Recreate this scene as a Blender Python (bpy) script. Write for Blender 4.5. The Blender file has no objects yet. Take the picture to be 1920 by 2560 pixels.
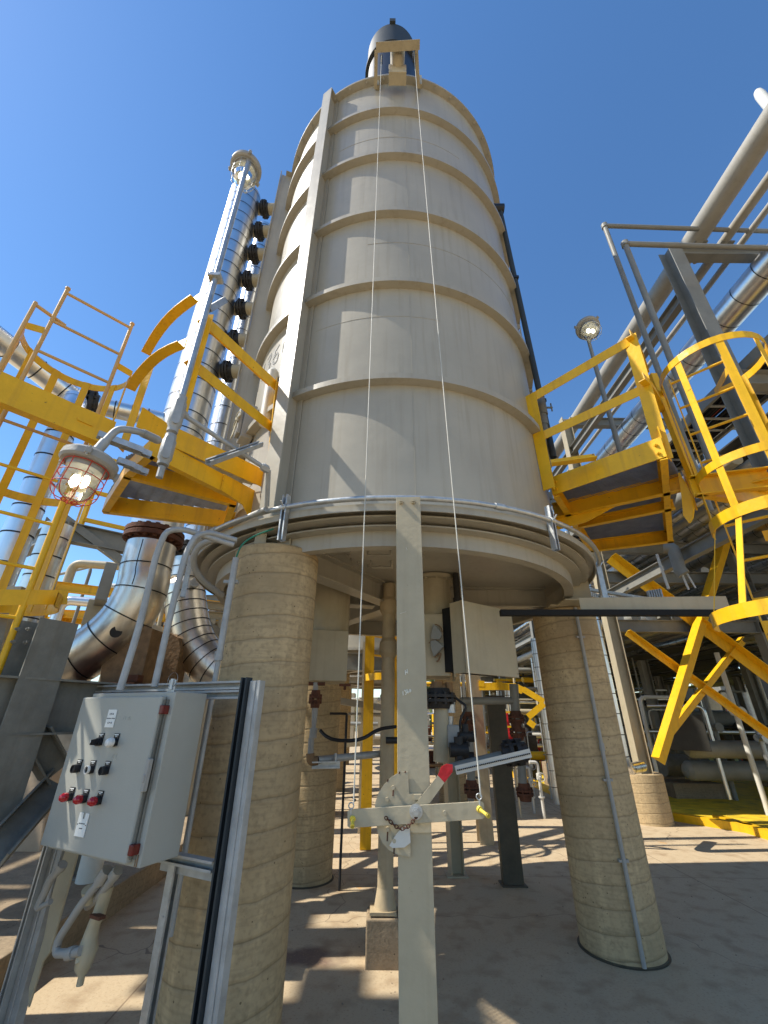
import bpy, math, random
from mathutils import Vector, Matrix
sc = bpy.context.scene
# ---------------------------------------------------------------- camera, world, sun, exposure
F, TH, RO, EZ = 1050.0, math.radians(26.07), 0.0089, 1.6      # focal length (px of 1920), pitch, roll, eye height
c_, s_ = math.cos(TH), math.sin(TH); cr, sr = math.cos(RO), math.sin(RO)
RX = Vector((cr, -sr * s_, sr * c_)); RY = Vector((-sr, -cr * s_, cr * c_)); RZ = Vector((0, -c_, -s_))
cam_d = bpy.data.cameras.new('camera'); cam = bpy.data.objects.new('camera', cam_d); sc.collection.objects.link(cam)
cam_d.sensor_fit = 'HORIZONTAL'; cam_d.sensor_width = 36.0; cam_d.lens = F / 1920 * 36; cam_d.clip_start = 0.05; cam_d.clip_end = 3000
cam.matrix_world = Matrix(((RX.x, RY.x, RZ.x, 0), (RX.y, RY.y, RZ.y, 0), (RX.z, RY.z, RZ.z, EZ), (0, 0, 0, 1)))
sc.camera = cam
SUN_E, SUN_A = math.radians(50), math.radians(5)
SUN = Vector((-math.cos(SUN_A) * math.cos(SUN_E), -math.sin(SUN_A) * math.cos(SUN_E), math.sin(SUN_E)))
w = bpy.data.worlds.new('World'); sc.world = w; w.use_nodes = True
nt = w.node_tree; nt.nodes.clear()
sky = nt.nodes.new('ShaderNodeTexSky'); sky.sky_type = 'NISHITA'; sky.sun_disc = False
sky.sun_elevation = SUN_E; sky.sun_rotation = math.atan2(SUN.x, SUN.y)
sky.altitude = 300; sky.air_density = 1.15; sky.dust_density = 0.15; sky.ozone_density = 4.5
bg = nt.nodes.new('ShaderNodeBackground'); bg.inputs[1].default_value = 0.125
wo = nt.nodes.new('ShaderNodeOutputWorld'); hs = nt.nodes.new('ShaderNodeHueSaturation'); hs.inputs['Saturation'].default_value = 1.14; hs.inputs['Value'].default_value = 1.12
nt.links.new(sky.outputs[0], hs.inputs['Color']); nt.links.new(hs.outputs[0], bg.inputs[0]); nt.links.new(bg.outputs[0], wo.inputs[0])
sl = bpy.data.lights.new('sun', 'SUN'); sl.energy = 4.6; sl.angle = math.radians(0.55); sl.color = (1, 0.95, 0.86)
so = bpy.data.objects.new('sun', sl); sc.collection.objects.link(so)
so.rotation_euler = (-SUN).to_track_quat('-Z', 'Y').to_euler()
sc.view_settings.view_transform = 'Standard'; sc.view_settings.look = 'None'; sc.view_settings.exposure = 0.52; sc.view_settings.gamma = 1
sc.cycles.max_bounces = 8; sc.cycles.diffuse_bounces = 5; sc.cycles.glossy_bounces = 4; sc.cycles.transmission_bounces = 6
random.seed(7)
V = Vector

# ---------------------------------------------------------------- photo point -> world point
def ray(x, y):
    return RX * ((x - 960) / F) + RY * (-(y - 1280) / F) - RZ
def onz(x, y, z): d = ray(x, y); return d * ((z - EZ) / d.z) + V((0, 0, EZ))
def ony(x, y, Y): d = ray(x, y); return d * (Y / d.y) + V((0, 0, EZ))
def onx(x, y, X): d = ray(x, y); return d * (X / d.x) + V((0, 0, EZ))
def ond(x, y, D): d = ray(x, y); return d * (D / math.hypot(d.x, d.y)) + V((0, 0, EZ))
def c1(x, y): return (x * .42194, 640 + y * .42194)
def c2(x, y): return (x * .42194, 1240 + y * .42194)
def c3(x, y): return (x * .42194, 1860 + y * .42194)
def c4(x, y): return (1220 + x * .42194, 500 + y * .42194)
def c5(x, y): return (1220 + x * .42194, 1200 + y * .42194)
def c7(x, y): return (50 + x * .3617, 1650 + y * .3617)
def cm(x, y): return (700 + x * .42194, 1550 + y * .42194)
def pol(b, d, z=0.0): b = math.radians(b); return V((d * math.sin(b), d * math.cos(b), z))   # bearing from camera
Z = V((0, 0, 1))

# ---------------------------------------------------------------- materials
MT = {}
def mat(name, col, rough=.55, metal=0., var=.15, scale=6., bump=.0, bscale=40., streak=0., dirt=None, dirt_amt=.0, spec=.35, coat=0, chips=0, chipcol=(.11, .045, .02)):
    m = bpy.data.materials.new(name); m.use_nodes = True; n = m.node_tree; N = n.nodes; L = n.links
    b = N['Principled BSDF']; b.inputs['Roughness'].default_value = rough; b.inputs['Metallic'].default_value = metal
    b.inputs['Specular IOR Level'].default_value = spec
    if coat: b.inputs['Coat Weight'].default_value = coat
    tc = N.new('ShaderNodeTexCoord')
    nz = N.new('ShaderNodeTexNoise'); nz.inputs['Scale'].default_value = scale; nz.inputs['Detail'].default_value = 6; nz.inputs['Roughness'].default_value = .65
    L.new(tc.outputs['Object'], nz.inputs['Vector'])
    rp = N.new('ShaderNodeValToRGB'); rp.color_ramp.elements[0].position = .3; rp.color_ramp.elements[1].position = .7
    lo = [max(0, c * (1 - var)) for c in col] + [1]; hi = [min(1, c * (1 + var * .6)) for c in col] + [1]
    rp.color_ramp.elements[0].color = lo; rp.color_ramp.elements[1].color = hi
    L.new(nz.outputs[0], rp.inputs[0]); out = rp.outputs[0]
    if streak or dirt:
        mp = N.new('ShaderNodeMapping'); mp.inputs['Scale'].default_value = (14, 14, .7) if streak else (3, 3, 3)
        L.new(tc.outputs['Object'], mp.inputs[0]); n2 = N.new('ShaderNodeTexNoise'); n2.inputs['Scale'].default_value = 1.3; n2.inputs['Detail'].default_value = 5
        L.new(mp.outputs[0], n2.inputs['Vector'])
        r2 = N.new('ShaderNodeValToRGB'); r2.color_ramp.elements[0].position = .52; r2.color_ramp.elements[1].position = .75
        L.new(n2.outputs[0], r2.inputs[0])
        mx = N.new('ShaderNodeMix'); mx.data_type = 'RGBA'
        ml = N.new('ShaderNodeMath'); ml.operation = 'MULTIPLY'; ml.inputs[1].default_value = streak or dirt_amt
        L.new(r2.outputs[0], ml.inputs[0]); L.new(ml.outputs[0], mx.inputs[0])
        L.new(out, mx.inputs[6]); mx.inputs[7].default_value = list(dirt or [c * .45 for c in col]) + [1]; out = mx.outputs[2]
    if chips:
        n4 = N.new('ShaderNodeTexNoise'); n4.inputs['Scale'].default_value = 17; n4.inputs['Detail'].default_value = 9; n4.inputs['Roughness'].default_value = .7
        L.new(tc.outputs['Object'], n4.inputs['Vector']); r4 = N.new('ShaderNodeValToRGB'); r4.color_ramp.elements[0].position = chips; r4.color_ramp.elements[1].position = chips + .03
        L.new(n4.outputs[0], r4.inputs[0]); m4 = N.new('ShaderNodeMix'); m4.data_type = 'RGBA'; L.new(r4.outputs[0], m4.inputs[0]); L.new(out, m4.inputs[6]); m4.inputs[7].default_value = (*chipcol, 1); out = m4.outputs[2]
    L.new(out, b.inputs['Base Color'])
    rr = N.new('ShaderNodeMapRange'); rr.inputs[3].default_value = max(0, rough - .1); rr.inputs[4].default_value = min(1, rough + .12)
    L.new(nz.outputs[0], rr.inputs[0]); L.new(rr.outputs[0], b.inputs['Roughness'])
    if bump:
        n3 = N.new('ShaderNodeTexNoise'); n3.inputs['Scale'].default_value = bscale; n3.inputs['Detail'].default_value = 5
        L.new(tc.outputs['Object'], n3.inputs['Vector'])
        bp = N.new('ShaderNodeBump'); bp.inputs['Strength'].default_value = bump; bp.inputs['Distance'].default_value = .02
        L.new(n3.outputs[0], bp.inputs['Height']); L.new(bp.outputs[0], b.inputs['Normal'])
    MT[name] = m; return m
mat('vessel', (.405, .37, .295), .34, var=.10, scale=1.6, bump=.12, bscale=9, streak=.45, dirt=(.29, .25, .18), chips=.72)
mat('tanpaint', (.44, .375, .25), .5, var=.12, scale=4, bump=.10, bscale=30, streak=.35, dirt=(.30, .24, .15), chips=.69)
mat('greypaint', (.24, .235, .205), .5, var=.14, scale=5, bump=.08, bscale=30, dirt=(.17, .16, .14), dirt_amt=.5)
mat('weathered', (.21, .20, .165), .6, var=.3, scale=6, bump=.15, bscale=30, streak=.5, dirt=(.13, .11, .08))
mat('yellow', (.82, .46, .012), .38, var=.12, scale=5, bump=.12, bscale=28, streak=.45, dirt=(.48, .24, .03), chips=.655)
mat('yellowpink', (.62, .38, .14), .45, var=.12, scale=6, bump=.05)
mat('galv', (.50, .51, .50), .42, .75, var=.22, scale=22, bump=.06, bscale=60, dirt=(.33, .33, .31), dirt_amt=.6)
mat('galvdull', (.42, .42, .40), .6, .35, var=.22, scale=12, bump=.1, bscale=50, dirt=(.28, .26, .22), dirt_amt=.6)
mat('steelgrate', (.33, .34, .34), .5, .6, var=.2, scale=8)
mat('clad', (.80, .80, .79), .30, 1., var=.1, scale=3, bump=.10, bscale=5, streak=.25, dirt=(.48, .47, .45))
mat('claddirty', (.76, .71, .62), .32, 1., var=.2, scale=3, bump=.14, bscale=6, streak=.35, dirt=(.36, .30, .22))
mat('band', (.03, .03, .03), .5, .3, var=.1)
mat('flange', (.035, .032, .030), .55, .2, var=.3, scale=20, bump=.2, bscale=40)
mat('rust', (.14, .055, .03), .8, .1, var=.45, scale=14, bump=.3, bscale=40, dirt=(.05, .03, .02), dirt_amt=.8)
mat('rustlite', (.26, .16, .08), .75, .1, var=.35, scale=10, bump=.25, bscale=30, dirt=(.12, .07, .04), dirt_amt=.8)
mat('black', (.018, .018, .020), .4, var=.2)
mat('matblack', (.012, .012, .012), .8, var=.2)
mat('stack', (.014, .017, .026), .42, var=.25, scale=3, bump=.06, bscale=9)
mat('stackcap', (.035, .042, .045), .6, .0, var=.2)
mat('boxgrey', (.37, .365, .315), .42, var=.05, scale=4, bump=.06, bscale=120, streak=.12, dirt=(.34, .33, .27))
mat('lampgrey', (.34, .325, .29), .5, var=.1, scale=10, bump=.1, bscale=60)
mat('redguard', (.55, .05, .02), .5, var=.2, scale=15)
mat('redlens', (.42, .005, .012), .12, var=.1, coat=.6)
mat('redpaint', (.50, .015, .02), .5, var=.2, scale=14, bump=.2)
mat('whiteplastic', (.78, .76, .70), .3, var=.05)
mat('tagwhite', (.78, .78, .72), .5, var=.06, scale=30)
mat('chalk', (.80, .77, .64), .9, var=.3, scale=120)
mat('scribble', (.52, .52, .46), .9, var=.3, scale=120)
mat('stencil', (.20, .20, .19), .7, var=.3, scale=30)
mat('inkblack', (.12, .12, .12), .6, var=.1)
mat('wire', (.55, .53, .45), .5, .0, var=.1)
mat('rope', (.45, .40, .28), .9, var=.2)
mat('green', (.02, .20, .12), .5, var=.1)
mat('pinyellow', (.80, .62, .08), .4, var=.2, scale=30, dirt=(.5, .4, .1), dirt_amt=.5)
mat('pipetan', (.46, .36, .22), .55, var=.18, scale=6, bump=.1, bscale=30, streak=.35, dirt=(.30, .20, .10))
mat('farwhite', (.62, .60, .53), .5, var=.06)
mat('yellowfloor', (.78, .52, .03), .6, var=.3, scale=3, bump=.05, dirt=(.2, .15, .03), dirt_amt=.7)
mat('pinkconc', (.48, .36, .24), .85, var=.2, scale=3, bump=.2, bscale=30)
mat('leaf', (.09, .12, .03), .7, var=.5, scale=3)

def concrete(name, col, pitch=None, dark=.5):
    m = mat(name, col, .85, var=.16, scale=2.5, bump=0)
    n = m.node_tree; N = n.nodes; L = n.links; b = N['Principled BSDF']; b.inputs['Specular IOR Level'].default_value = .12; tc = N.new('ShaderNodeTexCoord')
    base = b.inputs['Base Color'].links[0].from_socket
    def noise(sc_, det=6, v=None):
        z = N.new('ShaderNodeTexNoise'); z.inputs['Scale'].default_value = sc_; z.inputs['Detail'].default_value = det
        L.new(v or tc.outputs['Object'], z.inputs['Vector']); return z.outputs[0]
    def math_(op, a, b_=None, c=None):
        k = N.new('ShaderNodeMath'); k.operation = op
        for i, q in enumerate((a, b_, c)):
            if q is None: continue
            if hasattr(q, 'links'): L.new(q, k.inputs[i])
            else: k.inputs[i].default_value = q
        return k.outputs[0]
    def mixc(f, a, colr):
        x = N.new('ShaderNodeMix'); x.data_type = 'RGBA'; L.new(f, x.inputs[0]); L.new(a, x.inputs[6]); x.inputs[7].default_value = (*colr, 1); return x.outputs[2]
    # vertical pale and dark streaks
    mp = N.new('ShaderNodeMapping'); mp.inputs['Scale'].default_value = (9, 9, .8); L.new(tc.outputs['Object'], mp.inputs[0])
    st = noise(1.4, 5, mp.outputs[0])
    base = mixc(math_('MULTIPLY', math_('SMOOTHSTEP', st, .55, .8) if False else math_('MULTIPLY', math_('MAXIMUM', math_('SUBTRACT', st, .52), 0), 3.2), .8), base, [c * 1.45 for c in col])
    base = mixc(math_('MULTIPLY', math_('MAXIMUM', math_('SUBTRACT', noise(2.1), .5), 0), 3.0), base, [c * .52 for c in col])
    base = mixc(math_('MULTIPLY', math_('MAXIMUM', math_('SUBTRACT', noise(38, 4), .48), 0), 3.2), base, [c * .62 for c in col])
    mp2 = N.new('ShaderNodeMapping'); mp2.inputs['Scale'].default_value = (3, 3, 34); L.new(tc.outputs['Object'], mp2.inputs[0])
    base = mixc(math_('MULTIPLY', math_('MAXIMUM', math_('SUBTRACT', noise(1.5, 6, mp2.outputs[0]), .5), 0), 2.6), base, [c * .6 for c in col])
    # pores
    vo = N.new('ShaderNodeTexVoronoi'); vo.inputs['Scale'].default_value = 26; L.new(tc.outputs['Object'], vo.inputs['Vector'])
    pore = math_('MULTIPLY', math_('LESS_THAN', vo.outputs['Distance'], .13), math_('GREATER_THAN', noise(7), .55))
    base = mixc(math_('MULTIPLY', pore, .85), base, [c * .18 for c in col])
    height = math_('MULTIPLY', noise(60), .35); height = math_('SUBTRACT', height, pore)
    if pitch:
        sp = N.new('ShaderNodeSeparateXYZ'); L.new(tc.outputs['Object'], sp.inputs[0])
        ang = math_('DIVIDE', math_('ARCTAN2', sp.outputs[1], sp.outputs[0]), 2 * math.pi)
        u = math_("SUBTRACT", math_("DIVIDE", math_("ADD", sp.outputs[2], math_("MULTIPLY", math_("SUBTRACT", noise(5), .5), .035)), pitch), ang)
        fr = math_('ABSOLUTE', math_('SUBTRACT', math_('FRACT', u), .5))
        line = math_('MULTIPLY', math_('LESS_THAN', fr, .022), math_('GREATER_THAN', noise(9), .34))
        soft = math_('MULTIPLY', math_('MAXIMUM', math_('SUBTRACT', .1, fr), 0), 5)
        base = mixc(math_('MULTIPLY', math_('MAXIMUM', soft, line), dark), base, [c * .35 for c in col])
        height = math_('SUBTRACT', height, math_('MULTIPLY', soft, 1.2))
        # every tube band a little different
        wn = N.new('ShaderNodeTexWhiteNoise'); wn.noise_dimensions = '1D'; L.new(math_('FLOOR', math_('ADD', u, .5)), wn.inputs['W'])
        base = mixc(math_('MULTIPLY', wn.outputs['Value'], .22), base, [c * .7 for c in col])
    L.new(base, b.inputs['Base Color'])
    bp = N.new('ShaderNodeBump'); bp.inputs['Strength'].default_value = .45; bp.inputs['Distance'].default_value = .012
    L.new(height, bp.inputs['Height']); L.new(bp.outputs[0], b.inputs['Normal'])
    return m
concrete('pillar', (.52, .385, .215), .143, .55)
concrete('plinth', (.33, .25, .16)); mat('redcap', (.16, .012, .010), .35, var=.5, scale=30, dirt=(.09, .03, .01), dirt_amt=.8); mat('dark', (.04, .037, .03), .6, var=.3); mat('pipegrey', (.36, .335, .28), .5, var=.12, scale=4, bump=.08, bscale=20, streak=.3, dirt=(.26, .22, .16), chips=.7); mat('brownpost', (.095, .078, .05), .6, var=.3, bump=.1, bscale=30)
def ground_mat():
    m = mat('pavement', (.60, .375, .175), .85, var=.22, scale=.9)
    n = m.node_tree; N = n.nodes; L = n.links; b = N['Principled BSDF']; b.inputs['Specular IOR Level'].default_value = .08; tc = N.new('ShaderNodeTexCoord')
    base = b.inputs['Base Color'].links[0].from_socket
    def nz(s, d=6):
        z = N.new('ShaderNodeTexNoise'); z.inputs['Scale'].default_value = s; z.inputs['Detail'].default_value = d; L.new(tc.outputs['Object'], z.inputs['Vector']); return z.outputs[0]
    def mix(f, a, c):
        x = N.new('ShaderNodeMix'); x.data_type = 'RGBA'; L.new(f, x.inputs[0]); L.new(a, x.inputs[6]); x.inputs[7].default_value = (*c, 1); return x.outputs[2]
    def ramp(s, a, bb):
        r = N.new('ShaderNodeValToRGB'); r.color_ramp.elements[0].position = a; r.color_ramp.elements[1].position = bb; L.new(s, r.inputs[0]); return r.outputs[0]
    base = mix(ramp(nz(.8, 8), .52, .8), base, (.27, .185, .11))
    base = mix(ramp(nz(2.3, 8), .58, .78), base, (.37, .23, .12))
    base = mix(ramp(nz(14, 4), .66, .75), base, (.20, .16, .12))
    base = mix(ramp(nz(3.1, 10), .28, .2), base, (.50, .39, .25))
    # dark spill beside the centre post, thin cracks, control joints
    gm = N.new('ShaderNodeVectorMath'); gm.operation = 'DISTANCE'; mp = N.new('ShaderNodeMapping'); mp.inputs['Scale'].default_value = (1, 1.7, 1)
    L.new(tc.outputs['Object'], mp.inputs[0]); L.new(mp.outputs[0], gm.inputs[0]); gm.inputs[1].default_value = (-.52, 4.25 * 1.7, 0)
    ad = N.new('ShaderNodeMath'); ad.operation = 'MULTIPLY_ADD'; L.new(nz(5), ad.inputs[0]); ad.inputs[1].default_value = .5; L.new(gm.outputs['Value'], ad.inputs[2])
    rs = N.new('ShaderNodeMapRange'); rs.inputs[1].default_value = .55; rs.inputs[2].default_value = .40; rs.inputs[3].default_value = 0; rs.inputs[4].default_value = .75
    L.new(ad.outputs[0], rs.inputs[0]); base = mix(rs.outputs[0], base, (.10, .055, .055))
    vo = N.new('ShaderNodeTexVoronoi'); vo.feature = 'DISTANCE_TO_EDGE'; vo.inputs['Scale'].default_value = .33
    ds = N.new('ShaderNodeVectorMath'); ds.operation = 'MULTIPLY_ADD'; nn = N.new('ShaderNodeTexNoise'); nn.inputs['Scale'].default_value = 2.2
    L.new(tc.outputs['Object'], nn.inputs['Vector']); L.new(nn.outputs['Color'], ds.inputs[0]); ds.inputs[1].default_value = (.5, .5, 0); L.new(tc.outputs['Object'], ds.inputs[2])
    L.new(ds.outputs[0], vo.inputs['Vector'])
    lt = N.new('ShaderNodeMath'); lt.operation = 'LESS_THAN'; L.new(vo.outputs['Distance'], lt.inputs[0]); lt.inputs[1].default_value = .0012
    m2 = N.new('ShaderNodeMath'); m2.operation = 'MULTIPLY'; L.new(lt.outputs[0], m2.inputs[0]); m2.inputs[1].default_value = .6
    base = mix(m2.outputs[0], base, (.12, .09, .07))
    sp = N.new('ShaderNodeSeparateXYZ'); L.new(tc.outputs['Object'], sp.inputs[0])
    for ax_, per, off in ((0, 5.1, .31), (1, 4.4, .62)):
        d1 = N.new('ShaderNodeMath'); d1.operation = 'MULTIPLY_ADD'; L.new(sp.outputs[ax_], d1.inputs[0]); d1.inputs[1].default_value = 1 / per; d1.inputs[2].default_value = off
        f1 = N.new('ShaderNodeMath'); f1.operation = 'PINGPONG'; L.new(d1.outputs[0], f1.inputs[0]); f1.inputs[1].default_value = .5
        l1_ = N.new('ShaderNodeMath'); l1_.operation = 'LESS_THAN'; L.new(f1.outputs[0], l1_.inputs[0]); l1_.inputs[1].default_value = .0011
        k1 = N.new('ShaderNodeMath'); k1.operation = 'MULTIPLY'; L.new(l1_.outputs[0], k1.inputs[0]); k1.inputs[1].default_value = .6
        base = mix(k1.outputs[0], base, (.12, .08, .05))
    base = mix(ramp(nz(5.5, 12), .5, .85), base, (.30, .205, .12)); base = mix(ramp(nz(60, 3), .55, .8), base, (.36, .25, .15))
    L.new(base, b.inputs['Base Color'])
    bp = N.new('ShaderNodeBump'); bp.inputs['Strength'].default_value = .35; bp.inputs['Distance'].default_value = .01
    L.new(nz(35, 8), bp.inputs['Height']); L.new(bp.outputs[0], b.inputs['Normal'])
ground_mat()
def glass():
    m = bpy.data.materials.new('glass'); m.use_nodes = True; n = m.node_tree; N = n.nodes; N.clear()
    g = N.new('ShaderNodeBsdfGlossy'); g.inputs['Roughness'].default_value = .06; t = N.new('ShaderNodeBsdfTransparent'); t.inputs[0].default_value = (.93, .95, .92, 1)
    f = N.new('ShaderNodeFresnel'); f.inputs[0].default_value = 1.6; mx = N.new('ShaderNodeMixShader'); o = N.new('ShaderNodeOutputMaterial')
    n.links.new(f.outputs[0], mx.inputs[0]); n.links.new(t.outputs[0], mx.inputs[1]); n.links.new(g.outputs[0], mx.inputs[2]); n.links.new(mx.outputs[0], o.inputs[0]); MT['glass'] = m
glass()
def emis(name, col, s):
    m = bpy.data.materials.new(name); m.use_nodes = True; b = m.node_tree.nodes['Principled BSDF']
    b.inputs['Emission Color'].default_value = (*col, 1); b.inputs['Emission Strength'].default_value = s; b.inputs['Base Color'].default_value = (*col, 1); MT[name] = m
emis('bulb', (1, .93, .72), 4.5)

# ---------------------------------------------------------------- mesh builder
class MB:
    def __init__(s): s.v = []; s.f = []; s.mi = []; s.sm = []; s.cur = 0
    def add(s, vs, fs, smooth=False):
        o = len(s.v); s.v += [V(p) for p in vs]
        for f in fs: s.f.append([i + o for i in f]); s.mi.append(s.cur); s.sm.append(smooth)
        return s
    def hexa(s, p):
        return s.add(p, [(0, 3, 2, 1), (4, 5, 6, 7), (0, 1, 5, 4), (1, 2, 6, 5), (2, 3, 7, 6), (3, 0, 4, 7)])
    def box(s, c, size, ax=None, ay=None, az=None):
        c = V(c); ax = V(ax) if ax else V((1, 0, 0)); ay = V(ay) if ay else V((0, 1, 0)); az = V(az) if az else V((0, 0, 1))
        a, b, d = ax * size[0] / 2, ay * size[1] / 2, az * size[2] / 2
        return s.hexa([c - a - b - d, c + a - b - d, c + a + b - d, c - a + b - d, c - a - b + d, c + a - b + d, c + a + b + d, c - a + b + d])
    def prof(s, p, q, pts, up=Z, caps=True):
        p = V(p); q = V(q); d = (q - p).normalized(); up = V(up); sd = d.cross(up)
        if sd.length < 1e-4: sd = d.cross(V((0, 1, 0)))
        sd.normalize(); u = sd.cross(d).normalized(); n = len(pts)
        vs = [p + sd * a + u * b for a, b in pts] + [q + sd * a + u * b for a, b in pts]
        fs = [(i, (i + 1) % n, (i + 1) % n + n, i + n) for i in range(n)]
        if caps: fs += [tuple(range(n - 1, -1, -1)), tuple(range(n, 2 * n))]
        return s.add(vs, fs)
    def bar(s, p, q, w_, h, up=Z): return s.prof(p, q, [(-w_ / 2, -h / 2), (w_ / 2, -h / 2), (w_ / 2, h / 2), (-w_ / 2, h / 2)], up)
    def ibeam(s, p, q, h, b, t=.010, up=Z):
        h /= 2; b /= 2; k = t / 2 * .8
        return s.prof(p, q, [(-b, -h), (b, -h), (b, -h + t), (k, -h + t), (k, h - t), (b, h - t), (b, h), (-b, h), (-b, h - t), (-k, h - t), (-k, -h + t), (-b, -h + t)], up)
    def chan(s, p, q, h, b, t=.009, up=Z, side=1):
        h /= 2; pts = [(0, -h), (b, -h), (b, -h + t), (t, -h + t), (t, h - t), (b, h - t), (b, h), (0, h)]
        if side < 0: pts = [(-x, y) for x, y in reversed(pts)]
        return s.prof(p, q, pts, up)
    def ang(s, p, q, a, t=.009, up=Z, side=1, b=None):
        b = b or a; pts = [(0, 0), (a, 0), (a, t), (t, t), (t, b), (0, b)]
        if side < 0: pts = [(-x, y) for x, y in reversed(pts)]
        return s.prof(p, q, pts, up)
    def strut(s, p, q, w_=.041, h=.041, up=Z):       # slotted metal channel, open at +up
        a, t, g = w_ / 2, .003, .010
        return s.prof(p, q, [(-a, 0), (a, 0), (a, h), (a - g, h), (a - g, h - t), (a - t, h - t), (a - t, t), (-a + t, t), (-a + t, h - t), (-a + g, h - t), (-a + g, h), (-a, h)], up)
    def tube(s, pts, r, n=12, caps=True, closed=False):
        pts = [V(p) for p in pts]; m = len(pts); rings = []; prev = None
        for i, p in enumerate(pts):
            if closed: d = (pts[(i + 1) % m] - pts[i - 1]).normalized()
            else: d = (pts[min(i + 1, m - 1)] - pts[max(i - 1, 0)]).normalized()
            if prev is None:
                a = d.cross(Z);
                if a.length < 1e-3: a = d.cross(V((0, 1, 0)))
                a.normalize()
            else: a = (prev - d * prev.dot(d)).normalized()
            b = d.cross(a); prev = a; rr = r[i] if isinstance(r, (list, tuple)) else r
            rings.append([p + (a * math.cos(2 * math.pi * k / n) + b * math.sin(2 * math.pi * k / n)) * rr for k in range(n)])
        vs = [x for g in rings for x in g]; fs = []
        for i in range(m if closed else m - 1):
            j = (i + 1) % m
            for k in range(n): fs.append((i * n + k, i * n + (k + 1) % n, j * n + (k + 1) % n, j * n + k))
        s.add(vs, fs, True)
        if caps and not closed: s.add(rings[0], [tuple(range(n - 1, -1, -1))]); s.add(rings[-1], [tuple(range(n))])
        return s
    def cyl(s, p, q, r, r2=None, n=24, caps=True, smooth=True):
        p = V(p); q = V(q); d = (q - p).normalized(); a = d.cross(Z)
        if a.length < 1e-3: a = V((1, 0, 0))
        a.normalize(); b = d.cross(a); r2 = r if r2 is None else r2
        A = [p + (a * math.cos(2 * math.pi * k / n) + b * math.sin(2 * math.pi * k / n)) * r for k in range(n)]
        B = [q + (a * math.cos(2 * math.pi * k / n) + b * math.sin(2 * math.pi * k / n)) * r2 for k in range(n)]
        s.add(A + B, [(k, (k + 1) % n, n + (k + 1) % n, n + k) for k in range(n)], smooth)
        if caps: s.add(A, [tuple(range(n - 1, -1, -1))]); s.add(B, [tuple(range(n))])
        return s
    def lathe(s, prof, o, axis=Z, n=32, smooth=True):
        o = V(o); axis = V(axis).normalized(); a = axis.cross(V((0, 1, 0)))
        if a.length < 1e-3: a = V((1, 0, 0))
        a.normalize(); b = axis.cross(a)
        for (r1, h1), (r2, h2) in zip(prof, prof[1:]):
            A = [o + axis * h1 + (a * math.cos(2 * math.pi * k / n) + b * math.sin(2 * math.pi * k / n)) * r1 for k in range(n)]
            B = [o + axis * h2 + (a * math.cos(2 * math.pi * k / n) + b * math.sin(2 * math.pi * k / n)) * r2 for k in range(n)]
            s.add(A + B, [(k, (k + 1) % n, n + (k + 1) % n, n + k) for k in range(n)], smooth)
        return s
    def plate(s, pts, th):
        pts = [V(p) for p in pts]; th = V(th); n = len(pts)
        return s.add(pts + [p + th for p in pts], [tuple(range(n - 1, -1, -1)), tuple(range(n, 2 * n))] + [(i, (i + 1) % n, (i + 1) % n + n, i + n) for i in range(n)])
    def arc(s, c, r1, r2, z0, z1, a0=0, a1=360, n=96):      # ring solid, azimuth from -Y towards +X, degrees
        full = abs(a1 - a0) >= 359.9; m = n if full else n + 1; vs = []
        for i in range(m):
            a = math.radians(a0 + (a1 - a0) * i / n); d = V((math.sin(a), -math.cos(a), 0))
            for r, z in ((r1, z0), (r2, z0), (r2, z1), (r1, z1)): vs.append(V((c[0], c[1], 0)) + d * r + Z * z)
        for k in range(4):
            o = []; fs = []
            for i in range(m): o += [vs[i * 4 + k], vs[i * 4 + (k + 1) % 4]]
            for i in range(m if full else m - 1):
                j = (i + 1) % m; fs.append((2 * i, 2 * i + 1, 2 * j + 1, 2 * j))
            s.add(o, fs, k % 2 == 1)
        if not full: s.add(vs[:4], [(0, 1, 2, 3)]); s.add(vs[-4:], [(3, 2, 1, 0)])
        return s
    def build(s, name, mats, parent=None, label=None, cat=None, group=None, kind=None, bevel=0, origin=None):
        if isinstance(mats, str): mats = [mats]
        if parent is not None: org = ORG[parent]
        elif origin is not None: org = V(origin)
        else:
            xs = [p.x for p in s.v]; ys = [p.y for p in s.v]; zs = [p.z for p in s.v]
            org = V(((min(xs) + max(xs)) / 2, (min(ys) + max(ys)) / 2, min(zs)))
        me = bpy.data.meshes.new(name); me.from_pydata([p - org for p in s.v], [], s.f); me.update()
        for m in mats: me.materials.append(MT[m])
        me.polygons.foreach_set('material_index', s.mi); me.polygons.foreach_set('use_smooth', s.sm)
        import bmesh
        bm = bmesh.new(); bm.from_mesh(me); bmesh.ops.recalc_face_normals(bm, faces=bm.faces); bm.to_mesh(me); bm.free()
        o = bpy.data.objects.new(name, me); sc.collection.objects.link(o)
        if parent is not None: o.parent = parent
        else: o.location = org
        ORG[o] = org; tag(o, label, cat, group, kind)
        if bevel:
            md = o.modifiers.new('bevel', 'BEVEL'); md.width = bevel; md.segments = 2; md.limit_method = 'ANGLE'; md.angle_limit = math.radians(40)
        return o
ORG = {}
def tag(o, label=None, cat=None, group=None, kind=None):
    if label: o['label'] = label
    if cat: o['category'] = cat
    if group: o['group'] = group
    if kind: o['kind'] = kind
def thing(name, loc, label, cat, group=None):
    o = bpy.data.objects.new(name, None); o.empty_display_size = .1; sc.collection.objects.link(o); o.location = V(loc); ORG[o] = V(loc)
    tag(o, label, cat, group); return o
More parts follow.
